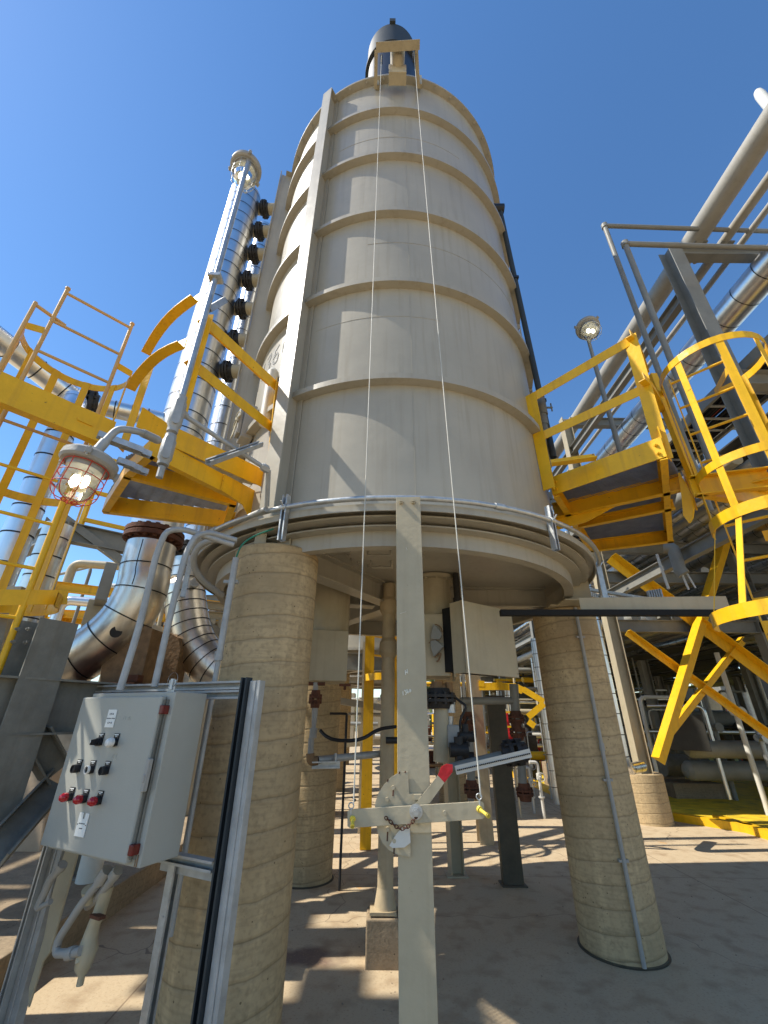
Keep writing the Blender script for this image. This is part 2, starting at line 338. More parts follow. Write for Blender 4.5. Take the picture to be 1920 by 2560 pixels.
def copy_tree(o, loc, label=None, rotz=None, parent=None, group=None):
    c = o.copy(); sc.collection.objects.link(c); ORG[c] = V(loc) if loc is not None else ORG[o]
    if parent is None: c.location = loc
    else: c.parent = parent
    if rotz is not None: c.rotation_euler = (0, 0, rotz)
    if label: c['label'] = label
    if group: c['group'] = group
    for ch in list(o.children): copy_tree(ch, None, parent=c)
    return c
def bez(pts, r=.1, n=6):
    """round the inner corners of a polyline"""
    pts = [V(p) for p in pts]; out = [pts[0]]
    for a, b, c in zip(pts, pts[1:], pts[2:]):
        k = min(r, (b - a).length * .49, (c - b).length * .49); p = b + (a - b).normalized() * k; q = b + (c - b).normalized() * k
        for i in range(n + 1):
            t = i / n; out.append(p * (1 - t) ** 2 + b * 2 * t * (1 - t) + q * t * t)
    return out + [pts[-1]]
def bolt(mb, p, d, r=.012, h=.012):
    d = V(d).normalized(); mb.cyl(V(p), V(p) + d * h, r, n=6, smooth=False); mb.cyl(V(p) + d * h, V(p) + d * h * 1.9, r * .5, n=8)
def strokes(mb, polys, o, ux, uy, th=.0025, nrm=None):
    for pl in polys: mb.tube([V(o) + V(ux) * a + V(uy) * b for a, b in pl], th, n=6)
def word(name, s, size, o, ux, uy, m, parent, align='CENTER'):
    cu = bpy.data.curves.new(name, 'FONT'); cu.body = s; cu.size = size; cu.align_x = align; cu.align_y = 'CENTER'; cu.extrude = .0004
    tmp = bpy.data.objects.new('tmp', cu); sc.collection.objects.link(tmp); me = bpy.data.meshes.new_from_object(tmp.evaluated_get(bpy.context.evaluated_depsgraph_get()))
    bpy.data.objects.remove(tmp); me.materials.clear(); me.materials.append(MT[m]); ob = bpy.data.objects.new(name, me); sc.collection.objects.link(ob); ob.parent = parent
    ux = V(ux).normalized(); uy = V(uy).normalized(); uz = ux.cross(uy); p = V(o) - ORG[parent]
    ob.matrix_local = Matrix(((ux.x, uy.x, uz.x, p.x), (ux.y, uy.y, uz.y, p.y), (ux.z, uy.z, uz.z, p.z), (0, 0, 0, 1))); ORG[ob] = V(o)
    return ob
# ================================================================ GROUND
g = MB(); g.add([(-400, -400, 0), (400, -400, 0), (400, 900, 0), (-400, 900, 0)], [(0, 1, 2, 3)]); g.build('ground', 'pavement', kind='structure', origin=(0, 0, 0))
g = MB(); g.plate([(5.9, 8.2, 0), (30, 8.2, 0), (30, 40, 0), (4.1, 40, 0), (4.1, 11.2, 0)], (0, 0, .008)); g.build('painted_floor', 'yellowfloor', kind='structure')
g = MB(); g.bar((5.85, 7.6, .06), (5.85, 8.9, .06), .14, .12); g.bar((4.05, 10.6, .06), (5.9, 8.15, .06), .14, .12); g.bar((5.85, 7.6, .062), (16, 7.6, .062), .14, .12); g.bar((4.05, 10.6, .06), (4.05, 30, .06), .14, .12)
g.build('kerb', 'yellow', kind='structure')

# ================================================================ FIRED HEATER VESSEL
C = V((.10, 4.45, 0)); R = 1.72
def az(a, r, z=0.0): a = math.radians(a); return V((C.x + r * math.sin(a), C.y - r * math.cos(a), z))
ves = thing('heater_vessel', (C.x, C.y, 2.67), 'huge tan steel cylindrical vessel with stiffening rings, standing on three concrete pillars', 'vessel')
m = MB(); m.lathe([(R, 2.9), (R, 9.84)], (C.x, C.y, 0), n=160); m.build('shell', 'vessel', ves)
ring_z = [4.15, 5.385, 6.555, 7.75, 8.90]
for z in ring_z:
    m = MB()
    for a0, a1 in ((-31, 78.8), (79.2, 329)):
        m.arc(C, R - .005, R + .085, z - .012, z, a0, a1, 110); m.arc(C, R + .078, R + .085, z, z + .045, a0, a1, 110)
    m.build('stiffening_ring', 'vessel', ves)
m = MB(); m.arc(C, R - .01, R + .09, 9.84, 9.855); m.arc(C, R - .01, R + .09, 9.862, 9.877)
for k in range(44): bolt(m, az(k * 360 / 44 + 3, R + .055, 9.838), (0, 0, -1), .016, .018)
m.build('top_flange', 'vessel', ves)
m = MB(); m.lathe([(R + .05, 9.88), (1.1, 10.25), (.6, 10.45)], (C.x, C.y, 0), n=64); m.build('roof_cone', 'vessel', ves)
# vertical strongbacks (I section standing on the shell)
for a in (-31, -73, 118, 168, -140):
    k_ = 1.4 if a == -73 else 1.0
    m = MB(); o = az(a, 1, 0) - C; t = V((-o.y, o.x, 0))
    b = C + o * R; m.box(b + o * .09 * k_ + Z * 6.37, (.16 * k_, .012, 6.9), o, t, Z)
    m.box(b + o * .18 * k_ + Z * 6.372, (.012, .15 / k_, 6.93), o, t, Z); m.box(b + o * .012 + Z * 6.371, (.010, .13, 6.92), o, t, Z)
    m.box(b + o * .09 + Z * 9.842, (.17, .15, .012), o, t, Z)
    m.build('strongback', 'vessel', ves)
# bolted split flange on the right, with holes that let light through
m = MB(); a = 79; o = az(a, 1, 0) - C; t = V((-o.y, o.x, 0))
zs = 3.1; seg = .14
while zs < 9.7:
    b = C + o * (R - .01); z0 = zs
    m.box(b + o * .035 + Z * (zs + .04), (.07, .012, .08), o, t, Z)
    m.box(b + o * .0825 + Z * (zs + .04), (.025, .012, .08), o, t, Z)
    m.box(b + o * .028 + Z * (zs + .11), (.056, .012, .06), o, t, Z)
    m.box(b + o * .0875 + Z * (zs + .11), (.015, .012, .06), o, t, Z)
    zs += seg
m.build('bolted_flange', 'vessel', ves)
m = MB(); m.box(az(4.5, R + .001, 6.4), (.006, .004, 6.8), az(94.5, 1) - C, az(4.5, 1) - C, Z); m.build('weld_seam', 'vessel', ves)
for z_, a0_, a1_ in ((4.98, -27, 14), (6.1, -10, 60), (8.3, -25, 30)): m = MB(); m.arc(C, R - .002, R + .0025, z_, z_ + .007, a0_, a1_, 60); m.build('weld_seam', 'vessel', ves)
# base ring, skirt and floor
m = MB(); m.arc(C, R - .12, 2.0, 2.848, 2.862, n=128); m.arc(C, 1.990, 2.0, 2.812, 2.848, n=128); m.build('base_ring', 'vessel', ves)
m = MB(); m.arc(C, 1.83, 1.935, 2.800, 2.812, n=128); m.arc(C, 1.84, 1.855, 2.812, 2.848, n=128); m.arc(C, 1.78, 1.865, 2.762, 2.772, n=128); m.build('ring_lip', 'vessel', ves)
m = MB(); m.arc(C, 1.768, 1.78, 2.65, 2.847, n=128); m.arc(C, 1.70, 1.768, 2.65, 2.66, n=128); m.build('skirt', 'vessel', ves)
m = MB(); m.lathe([(0.001, 2.846), (1.77, 2.846)], (C.x, C.y, 0), n=96, smooth=False); m.build('floor_plate', 'vessel', ves)
def fl(x, y, z=2.83): return onz(x, y, z)
# radial floor beams running under the floor
for A, B in (((-.70, 3.18), (.02, 4.30)), ((1.72, 4.40), (.20, 4.42)), ((-.72, 5.72), (.03, 4.55)), ((-1.55, 4.1), (-.1, 4.42))):
    m = MB(); m.ibeam(V((*A, 2.742)), V((*B, 2.742)), .205, .15, .012); m.build('floor_beam', 'vessel', ves)
# oval manway lid on the floor
mc = V((.02, 3.30, 2.832)); m = MB(); m.lathe([(.001, -.008), (.34, -.008), (.34, .012)], mc, n=40)
for k in range(18): bolt(m, mc + V((.31 * math.cos(k * .349), .31 * math.sin(k * .349), -.008)), (0, 0, -1), .014, .014)
lid = m.build('manway_lid', 'vessel', ves)
for dx, dy in ((-.055, -.14), (-.04, .17)):
    m = MB(); p = mc + V((dx, dy, -.008)); m.tube(bez([p + V((-.09, 0, 0)), p + V((-.09, 0, -.06)), p + V((.09, 0, -.06)), p + V((.09, 0, 0))], .015), .009, n=8); m.build('handle', 'vessel', lid)
# stack on top
m = MB(); m.lathe([(.57, 10.3), (.57, 16.0)], (C.x, C.y, 0), n=64); m.build('stack', 'stack', ves)
m = MB(); m.lathe([(.57, 15.3), (.64, 15.3), (.64, 15.36), (.60, 15.36), (.60, 16.35), (.56, 16.35), (.56, 15.4)], (C.x, C.y, 0), n=64)
m.box(C + V((0, -.60, 16.42)), (.14, .1, .16)); m.build('stack_cap', 'stackcap', ves)
m = MB(); m.arc(C, .57, .66, 12.6, 12.64, n=48); m.build('stack_flange', 'black', ves)
# pulley bracket at the top front
bp = thing('pulley_bracket', az(3, R + .1, 9.5), 'tan steel bracket with pulleys overhanging the top front edge of the vessel', 'bracket')
m = MB(); L_, R_ = pol(-3.2, 2.72), pol(9.6, 2.74); l_, r_ = pol(-3.35, 2.36), pol(9.8, 2.36)
for a_, b_ in ((L_, l_), (R_, r_)): m.chan(a_ + Z * 9.66, b_ + Z * 9.66, .10, .045, .007); m.bar(a_ + Z * 9.66, a_ + Z * 9.95, .06, .05, up=(0, 1, 0))
m.ang(l_ + Z * 9.61 - V((.02, 0, 0)), r_ + Z * 9.61 + V((.02, 0, 0)), .1, .008); m.build('bracket_frame', 'tanpaint', bp)
m = MB(); p = (l_ + r_) / 2; m.box(p + V((.0, .21, 9.55)), (.24, .14, .24)); m.cyl(p + V((0, .20, 9.66)), p + V((0, .10, 9.74)), .085, .1, n=20); m.cyl(p + V((0, .2, 9.78)), p + V((0, .02, 9.78)), .1, n=24); m.build('sensor_box', 'tanpaint', bp, bevel=.004)
for q, dx in ((l_, .05), (r_, -.06)):
    m = MB(); c = q + V((dx, .05, 9.57)); m.cyl(c - V((.012, 0, 0)), c + V((.012, 0, 0)), .045, n=20); m.tube([c + Z * .0, c + Z * .08], .009); m.build('pulley', 'black', bp)
# hanging damper cables
BAR_L, BAR_R = ond(884, 2008, 2.18), ond(1202, 1993, 2.18)
for top, bot, lab in ((l_ + V((.05, 0, 9.56)), BAR_L, 'thin steel cable running down the vessel to the damper bar\'s chain-side end'), (r_ + V((-.06, 0, 9.56)), BAR_R, 'thin steel cable running down the vessel to the bar end under the red pointer')):
    m = MB(); m.tube([top.lerp(bot, k / 30) + V((0, .03 * math.sin(math.pi * k / 30), 0)) for k in range(31)], .0034, n=6); m.build('damper_cable', 'wire', label=lab, cat='cable', group='damper cables down the front of the vessel')
# stencilled number on the lit side of the shell
st = []
G7 = {'1': [[(0, 0), (0, 1)]], '3': [[(0, .95), (.5, 1), (.55, .75), (.3, .55)], [(.3, .5), (.6, .35), (.5, .03), (0, .05)]], '6': [[(.5, .95), (.1, .75), (0, .35)], [(0, .25), (.15, 0), (.45, 0), (.55, .3), (.4, .52), (.1, .45)]], '0': [[(.2, .98), (0, .7), (0, .3), (.2, .02)], [(.35, .02), (.55, .3), (.55, .7), (.35, .98)]], 'H': [[(0, 0), (0, 1)], [(.5, 0), (.5, 1)], [(.08, .5), (.42, .5)]], '-': [[(.1, .5), (.4, .5)]]}
m = MB(); a0 = -67.5
for ch in 'H-1360':
    for pl in G7[ch]:
        q = [(a0 + x * 6.2, 4.93 + y * .25) for x, y in pl]
        for (xa, ya), (xb, yb) in zip(q, q[1:]):
            P, Q = az(xa, R + .0025, ya), az(xb, R + .0025, yb); m.bar(P, Q, .022, .003, up=az((xa + xb) / 2, 1) - C)
    a0 += 3.2 if ch in '1-' else 6.2
m.build('stencil_number', 'stencil', ves)
# instrument box strapped on the shell's left
m = MB(); p = az(-58, R + .07, 4.30); o = az(-58, 1) - C; t = V((-o.y, o.x, 0)); m.box(p, (.12, .16, .42), o, t, Z); m.box(p + o * .08, (.04, .12, .34), o, t, Z)
ib = m.build('junction_box', 'lampgrey', label='pale junction box tied with cord on the sunlit side of the vessel', cat='junction box', bevel=.01)
m = MB(); q = p + o * .105
for k in range(5): m.tube([q + t * (.08 * math.cos(j * .5 + k)) + Z * (.05 * math.sin(j * .9 + k * 1.3) + (k - 2) * .02) + o * .015 * math.sin(j) for j in range(10)], .006, n=6)
for k in range(4): m.tube([q + t * (k - 1.5) * .02, q + t * (k - 1.5) * .03 + Z * -.2 + o * .02], .006, n=6)
m.build('cord', 'rope', ib)
m = MB(); p = az(-43, R + .06, 4.35); m.cyl(p - Z * .32, p + Z * .32, .055, n=20); m.cyl(p + Z * .32, p + Z * .36, .055, .03, n=20); m.cyl(az(-43, R, 4.5), p + Z * .15, .02); m.cyl(az(-43, R, 4.1), p - Z * .15, .02)
m.build('gas_cylinder', 'farwhite', label='white upright instrument tube on the sunlit vessel side below the stencilled number', cat='instrument')

# ================================================================ CONCRETE PILLARS
PIL = [((-.802, 3.015), 'streaky tan concrete pillar nearest the camera, behind the grey control panel', 2.685), ((1.885, 4.42), 'concrete pillar with one thin conduit running down its front, beside the white louvred box', 2.60), ((-.845, 5.93), 'shaded concrete pillar farthest back, seen behind the near streaky one', 2.69)]
for (x, y), lab, zt in PIL:
    m = MB(); n_ = 64; prof = [(.306, -.02), (.306, zt - .012), (.296, zt)]
    m.lathe(prof, (x, y, 0), n=n_); m.lathe([(.296, zt), (.001, zt)], (x, y, 0), n=n_, smooth=False)
    m.build('concrete_pillar', 'pillar', label=lab, cat='pillar', group='concrete pillars under the vessel', origin=(x, y, 0))
for (x, y), lab, zt in PIL:
    m = MB(); m.arc((x, y), .304, .326, .001, .004, n=48); m.arc((x, y), .302, .312, .001, .012, n=48); m.build('pillar_joint', 'brownpost', label='dark ragged joint in the slab ringing a pillar foot', cat='joint', group='slab joints round the pillars')
# steel stubs between pillars and base ring
m = MB(); x, y = -.80, 3.02
m.box((x - .0, y - .03, 2.698), (.34, .36, .014)); m.box((x - .13, y - .06, 2.776), (.012, .26, .142)); m.box((x + .12, y - .06, 2.776), (.012, .26, .142)); m.box((x - .005, y + .075, 2.776), (.238, .012, .142)); m.box((x - .09, y - .185, 2.776), (.07, .010, .142))
bolt(m, (x + .02, y - .12, 2.705), Z, .014, .016); m.build('support_stub', 'tanpaint', ves)
m = MB(); x, y = 1.80, 4.27
m.box((x + .06, y + .06, 2.61), (.42, .42, .016)); x, y = 1.90, 4.08; m.box((x - .02, y - .03, 2.612), (.34, .30, .012)); m.box((x, y - .09, 2.733), (.20, .012, .228)); m.box((x - .10, y - .02, 2.733), (.012, .15, .228)); m.box((x + .10, y - .02, 2.733), (.012, .15, .228)); m.build('support_stub', 'tanpaint', ves)
m = MB(); x, y = -.8, 5.85; m.box((x, y, 2.698), (.34, .34, .016)); m.box((x, y, 2.775), (.2, .2, .14)); m.build('support_stub', 'tanpaint', ves)
# conduit down the right pillar
m = MB(); b = V((1.885, 4.42, 0)); d = lambda a, r: b + V((math.sin(math.radians(a)) * r, -math.cos(math.radians(a)) * r, 0))
m.tube([d(-2, .335) + Z * 2.58, d(-2, .335) + Z * .02], .016); m.tube([d(-2, .335) + Z * 1.42, d(-2, .335) + Z * 1.36], .022)
for z in (2.3, 1.15, .62): m.box(d(-2, .325) + Z * z, (.075, .03, .018))
m.build('conduit_pipe', 'lampgrey', label='thin grey conduit strapped down the front of the pillar beside the louvred box', cat='conduit')
# conduit down the left pillar + green wire
m = MB(); A = ond(590, 1395, 2.80); B = ond(518, 1800, 2.80); A.z -= .0
m.tube([A, ond(548, 1640, 2.8)], .020); m.tube([ond(548, 1640, 2.8), B - Z * .9], .015); m.tube([ond(548, 1628, 2.8), ond(546, 1652, 2.8)], .024)
m.box(ond(578, 1455, 2.83), (.09, .03, .02))
m.build('conduit_pipe', 'galvdull', label='grey conduit rising up the left edge of the nearest pillar', cat='conduit')
m = MB(); m.tube(bez([A, A + V((.02, 0, .10)), ond(680, 1352, 2.75) - V((.12, 0, -.04)), ond(684, 1322, 2.78)], .06), .006, n=8); m.build('earth_wire', 'green', label='green earth wire looping over the top of the nearest pillar', cat='wire')

# ================================================================ CONDUIT RING ROUND THE BASE
m = MB(); pts = [az(a, 2.035, 2.885) for a in range(-62, 71, 4)] + [az(73, 2.04, 2.85), az(75, 2.045, 2.76), az(76, 2.05, 2.60)]
m.tube(pts, .0185, n=12); m.tube([az(18.5, 2.035, 2.885), az(20.5, 2.035, 2.885)], .024); m.tube([az(75.5, 2.047, 2.66), az(76, 2.05, 2.5)], .03)
cr_ = m.build('conduit_ring', 'galv', label='galvanised conduit curving round the bottom ring of the vessel', cat='conduit')
for a, up_ in ((-22.5, .12), (33, .14), (68, .0), (-66, .05)):
    m = MB(); o = az(a, 1) - C; p = az(a, 2.008, 2.86 + up_); m.strut(p, p - Z * (.38 if up_ < .1 else .30 + up_ * .3), up=o); m.build('strut_hanger', 'galv', cr_)
    m = MB(); p = az(a, 2.035, 2.885); t = V((-o.y, o.x, 0)); m.tube([p - t * .02 + Z * -.0, p + t * .02], .026, n=10); m.tube([p + o * .02, p + o * .05 + Z * .03], .006, n=6); m.build('pipe_clamp', 'galv', cr_)

# ================================================================ DAMPER POST
post = thing('damper_post', pol(3.7, 2.40), 'tall grey steel channel post in front of the vessel, chalked H 1360', 'post')
P0, P1 = pol(1.84, 2.375), pol(5.56, 2.375); ux = (P1 - P0).normalized(); nrm = V((ux.y, -ux.x, 0)); wd = (P1 - P0).length
pc = (P0 + P1) / 2
m = MB(); t_ = .009
m.prof(pc + Z * 0, pc + Z * 2.868, [(-wd / 2, 0), (wd / 2, 0), (wd / 2, .07), (wd / 2 - t_, .07), (wd / 2 - t_, t_), (-wd / 2 + t_, t_), (-wd / 2 + t_, .07), (-wd / 2, .07)], up=-nrm)
m.build('channel', 'tanpaint', post, bevel=.002)
for k in (-.3, .2): m = MB(); bolt(m, pc + ux * wd * k + Z * 2.83 + nrm * .001, nrm, .016, .014); m.build('bolt', 'tanpaint', post)
m = MB(); m.box(pc - nrm * .035 + Z * .006, (.26, .18, .012), ux, nrm, Z); m.build('foot_plate', 'tanpaint', post)
# chalk writing
def onpost(x, y):
    d = ray(x, y); q = pc + nrm * .0015; t = (q.x * nrm.x + q.y * nrm.y) / (d.x * nrm.x + d.y * nrm.y); return d * t + V((0, 0, EZ))
o1 = onpost(1014, 1687); o2 = onpost(1008, 1737); s_w = .0135
m = MB()
for pl in ([(0, 0), (-.1, 1.9)], [(.95, .5), (.75, 2.3)], [(.05, .95), (.95, 1.25)]): m.tube([o1 + ux * a * s_w * .85 + Z * b * s_w * .9 for a, b in pl], .0030, n=6)
dig = [[(0, .1), (-.12, 1.6)], [(.45, 1.6), (.75, 1.95), (1.05, 1.7), (.85, 1.35), (1.25, 1.1), (1.2, .6), (.8, .4)], [(1.45, 2.2), (1.55, 1.2), (1.85, .8), (2.15, 1.1), (1.95, 1.45), (1.65, 1.1)], [(2.6, 2.25), (2.3, 1.8), (2.4, 1.3), (2.75, 1.2), (2.95, 1.7), (2.75, 2.2), (2.5, 2.2)]]
for pl in dig: m.tube([o2 + ux * a * s_w + Z * (b - .3) * s_w for a, b in pl], .0030, n=6)
o3 = onpost(1015, 1368); m.tube([o3, o3 + ux * .006 - Z * .02], .001, n=5); m.tube([onpost(1000, 1534), onpost(1016, 1529)], .0007, n=5)
m.build('chalk_writing', 'chalk', post)
# damper position indicator on the post
dmp = thing('damper_indicator', pc + nrm * .03 + Z * 1.25, 'grey rocker bar with red-tipped pointer, half-round plate and rusty chain on the post', 'damper lever')
pv = onpost(1040, 2032); pv = pv + nrm * .02
def onp(x, y, off):
    d = ray(x, y); q = pc + nrm * off; t = (q.x * nrm.x + q.y * nrm.y) / (d.x * nrm.x + d.y * nrm.y); return d * t + V((0, 0, EZ))
cz = lambda x, y: (860 + x * .30139, 1850 + y * .30139)
# half-round quadrant plate
arcp = [onp(*cz(x, y), .004) for x, y in ((530, 258), (470, 262), (400, 300), (330, 370), (285, 440), (262, 510), (256, 580), (262, 660), (280, 760), (320, 850), (375, 910), (440, 945), (552, 968), (552, 765), (722, 765), (724, 560), (650, 445), (540, 443))]
m = MB(); m.plate(arcp, nrm * .008); m.build('quadrant_plate', 'tanpaint', dmp)
for x, y in ((408, 393), (358, 490), (363, 735), (418, 830)):
    p = onp(*cz(x, y), .012); m = MB(); m.cyl(p, p + nrm * .018, .0085, n=12); m.build('stop_pin', 'tanpaint', dmp)
for x, y, l in ((410, 405, 60), (362, 750, 90), (418, 845, 100), (462, 262, 20), (365, 325, 22), (510, 258, 16)):
    a_ = onp(*cz(x, y), .0125); b_ = onp(*cz(x - 4, y + l), .0125); m = MB(); m.bar(a_, b_, .006, .0008, up=nrm); m.build('rust_run', 'rust', dmp)
m = MB(); m.plate([onp(*cz(x, y), .034) for x, y in ((30, 590), (60, 572), (1140, 505), (1158, 522), (1166, 640), (1145, 655), (50, 728), (30, 712))], nrm * .008); m.build('rocker_bar', 'tanpaint', dmp, bevel=.002)
m = MB(); m.plate([onp(*cz(x, y), .022) for x, y in ((595, 525), (778, 292), (833, 352), (715, 515), (640, 560))], nrm * .008); ptr = m.build('pointer', 'tanpaint', dmp)
m = MB(); m.plate([onp(*cz(x, y), .0215) for x, y in ((778, 292), (806, 222), (850, 196), (900, 204), (900, 262), (833, 352))], nrm * .0092); m.build('pointer_tip', 'redpaint', ptr)
m = MB(); p = onp(*cz(597, 593), .042); m.cyl(p, p + nrm * .006, .030, n=28); m.cyl(p + nrm * .006, p + nrm * .022, .019, n=6, smooth=False); m.cyl(p + nrm * .022, p + nrm * .034, .011, n=14); m.build('pivot_bolt', 'galv', dmp)
m = MB(); p = onp(*cz(835, 600), .042); m.cyl(p, p + nrm * .010, .008, n=10); m.box(onp(*cz(610, 470), .012), (.035, .03, .02), ux, nrm, Z); m.build('stop_lug', 'tanpaint', dmp)
m = MB(); cpts = [onp(*cz(x, y), .052) for x, y in ((340, 640), (375, 668), (420, 710), (468, 738), (520, 728), (560, 690), (592, 650), (608, 610))]
for k in range(len(cpts) - 1):
    for h in (0, .5):
        a_ = cpts[k].lerp(cpts[k + 1], h); b_ = cpts[k].lerp(cpts[k + 1], h + .62); dd = (b_ - a_).normalized(); sd = dd.cross(nrm).normalized() if (h == 0) else nrm
        w_ = .0065; pl = [a_ - dd * .002 + sd * 0] ; e = []
        for q in range(12):
            an = q * math.pi / 6; ctr = a_.lerp(b_, .5); L2 = (b_ - a_).length / 2 + .001; e.append(ctr + dd * math.cos(an) * L2 + sd * math.sin(an) * w_)
        m.tube(e, .0023, n=6, closed=True)
m.build('chain', 'rust', dmp)
m = MB(); q = [onp(*cz(x, y), .046) for x, y in ((500, 720), (545, 740), (552, 860), (500, 900), (400, 905), (375, 885), (400, 840), (440, 780))]
m.plate([p - nrm * .024 for p in q], nrm * .007); m.build('paint_flake', 'farwhite', dmp)
for x, y, x2, y2, nm in ((72, 650, 70, 720, 0), (1118, 570, 1200, 632, 1)):
    m = MB(); a_ = onp(*cz(x, y), .04); b_ = onp(*cz(x2, y2), .10 if nm else .085); m.cyl(a_, a_.lerp(b_, .15), .0135, n=14); m.cyl(a_, b_, .0075, n=12); m.cyl(a_.lerp(b_, .85), b_, .0095, n=12); m.build('yellow_pin', 'pinyellow', dmp)
for x, y in ((60, 545), (1120, 470)):
    m = MB(); c = onp(*cz(x, y), .042); m.tube([c + ux * .012 * math.cos(k * .523) + Z * .012 * math.sin(k * .523) for k in range(12)], .003, n=8, closed=True); m.tube([c - Z * .012, c - Z * .035], .004, n=8)
    m.build('eye_bolt', 'galv', dmp)
for x, y in ((1098, 312), (1120, 316), (90, 500), (78, 478)): m = MB(); p = onp(*cz(x, y), .045); m.cyl(p - nrm * .006, p + nrm * .006, .0055, n=10); m.build('cable_clip', 'flange', dmp)
# ================================================================ ACCESS PLATFORMS
def grating(poly, z, d, lab_parent):
    """bearing bars along d inside polygon (world xy), with cross rods"""
    m = MB(); d = V((d[0], d[1])).normalized(); nn = V((-d.y, d.x)); P = [V((p.x, p.y)) for p in poly]
    def clip(o, dr):
        ts = []
        for a, b in zip(P, P[1:] + P[:1]):
            e = b - a; den = dr.x * e.y - dr.y * e.x
            if abs(den) < 1e-9: continue
            w_ = a - o; t = (w_.x * e.y - w_.y * e.x) / den; k = (w_.x * dr.y - w_.y * dr.x) / den
            if 0 <= k <= 1: ts.append(t)
        return (min(ts), max(ts)) if len(ts) > 1 else None
    lo, hi = min(p.dot(nn) for p in P), max(p.dot(nn) for p in P); k = lo + .004
    while k < hi:
        r = clip(nn * k, d)
        if r: a, b = nn * k + d * r[0], nn * k + d * r[1]; m.bar((a.x, a.y, z), (b.x, b.y, z), .005, .028)
        k += .030
    lo, hi = min(p.dot(d) for p in P), max(p.dot(d) for p in P); k = lo + .02
    while k < hi:
        r = clip(d * k, nn)
        if r: a, b = d * k + nn * r[0], d * k + nn * r[1]; m.bar((a.x, a.y, z + .010), (b.x, b.y, z + .010), .007, .007)
        k += .10
    m.build('grating', 'steelgrate', lab_parent)
def hd(p): return math.hypot(p.x, p.y)
# ---- left platform
zb = 3.25
pl = thing('access_platform', onz(*c1(1100, 1300), zb), 'yellow railed grating platform on the left side of the vessel, above the elbow pipes', 'platform', 'railed platforms on either side of the vessel')
def chan2(name, A, B, z0, h, mt, par, b=.055, side=1, bev=0):
    m = MB(); a = V((A.x, A.y, z0 + h / 2)); b_ = V((B.x, B.y, z0 + h / 2)); m.chan(a, b_, h, b, .009, side=side); return m.build(name, mt, par, bevel=bev)
A1, B1 = onz(*c1(1548, 1368), 3.40), onz(*c1(950, 1100), 3.40)
m = MB(); m.plate([A1, B1, B1 + Z * .17, A1 + Z * .17], (A1 - B1).cross(Z).normalized() * .008); m.build('toe_plate', 'yellow', pl)
E1 = onz(*c1(805, 1012), 3.40); E2 = onz(*c1(700, 1120), 3.40); m = MB(); m.plate([B1, E1, E1 + Z * .17, B1 + Z * .17], (B1 - E1).cross(Z).normalized() * .008); m.build('toe_plate', 'yellow', pl)
b1a, b1b = onz(*c1(1420, 1445), zb), onz(*c1(875, 1172), zb)
dv = (b1a - b1b).normalized()
chan2('frame_channel', b1b, b1a + dv * .18, zb, .15, 'yellow', pl, side=-1)
m = MB(); q = b1a + dv * .05
m.plate([q + Z * .15 - dv * .25, q + Z * .15 + dv * .17, q + Z * -.10 + dv * .17, q + Z * -.16 + dv * .12, q - Z * .03 - dv * .02, q - dv * .25], (A1 - B1).cross(Z).normalized() * .010); m.build('gusset', 'yellow', pl)
b2a, b2b = onz(*c1(1400, 1478), zb), onz(*c1(735, 1300), zb)
chan2('frame_channel', b2b, b2a, zb, .15, 'yellow', pl, side=-1)
b3a, b3b = onz(*c1(1385, 1605), zb), onz(*c1(602, 1512), zb)
chan2('frame_channel', b3b, b3a, zb, .16, 'yellow', pl, b=.06, side=-1)
m = MB(); q = b3b.lerp(b3a, .5); dd = (b3a - b3b).normalized(); sdv = dd.cross(Z); m.box(q + Z * .055 + sdv * -.002, (.10, .012, .022), dd, sdv, Z); m.build('weld_tab', 'yellow', pl)
chan2('frame_channel', b3a.lerp(b3b, .04), b2a, zb, .14, 'yellow', pl); chan2('frame_channel', b2b.lerp(b3b, .02), b3b, zb, .14, 'yellow', pl); chan2('frame_channel', b1b, b2b, zb, .14, 'yellow', pl)
m = MB(); q = b3a + Z * .07; m.plate([q, q + Z * .16, q + dd * .16 + Z * .16, q + dd * .2 + Z * .0, q + dd * .12 - Z * .12], sdv * .01)
for k in (.03, .12): bolt(m, q + dd * .1 + Z * k, sdv, .014, .014)
m.build('clip_plate', 'yellow', pl)
grating([A1, B1, onz(*c1(740, 1200), 3.41), b2b, b3b, b3a, b1a], 3.42, (b2a - b2b), pl)
# rails
PB = onz(*c1(1592, 1300), 3.40); D1 = hd(PB); T1 = ond(*c1(1645, 745), D1); M1 = ond(*c1(1612, 985), D1); zt_, zm_ = T1.z, M1.z
m = MB(); m.ang(PB - Z * .12, T1, .11, .007, up=(1, 0, 0)); m.ang(PB + V((-.02, 0, -.12)), T1 + V((-.02, 0, 0)), .06, .007, up=(1, .4, 0), side=-1, b=.09); m.build('rail_post', 'yellow', pl)
T2, M2 = onz(*c1(1222, 350), zt_), onz(*c1(1140, 600), zm_)
m = MB(); m.ang(T1, T2, .11, .007, up=-Z, side=-1); m.build('top_rail', 'yellow', pl); m = MB(); m.ang(M1, M2, .10, .007, up=-Z, side=-1); m.build('mid_rail', 'yellow', pl)
m = MB(); m.ang(T2, V((T2.x, T2.y, 3.4)), .06, .007, up=(1, 0, 0)); m.build('rail_post', 'yellow', pl)
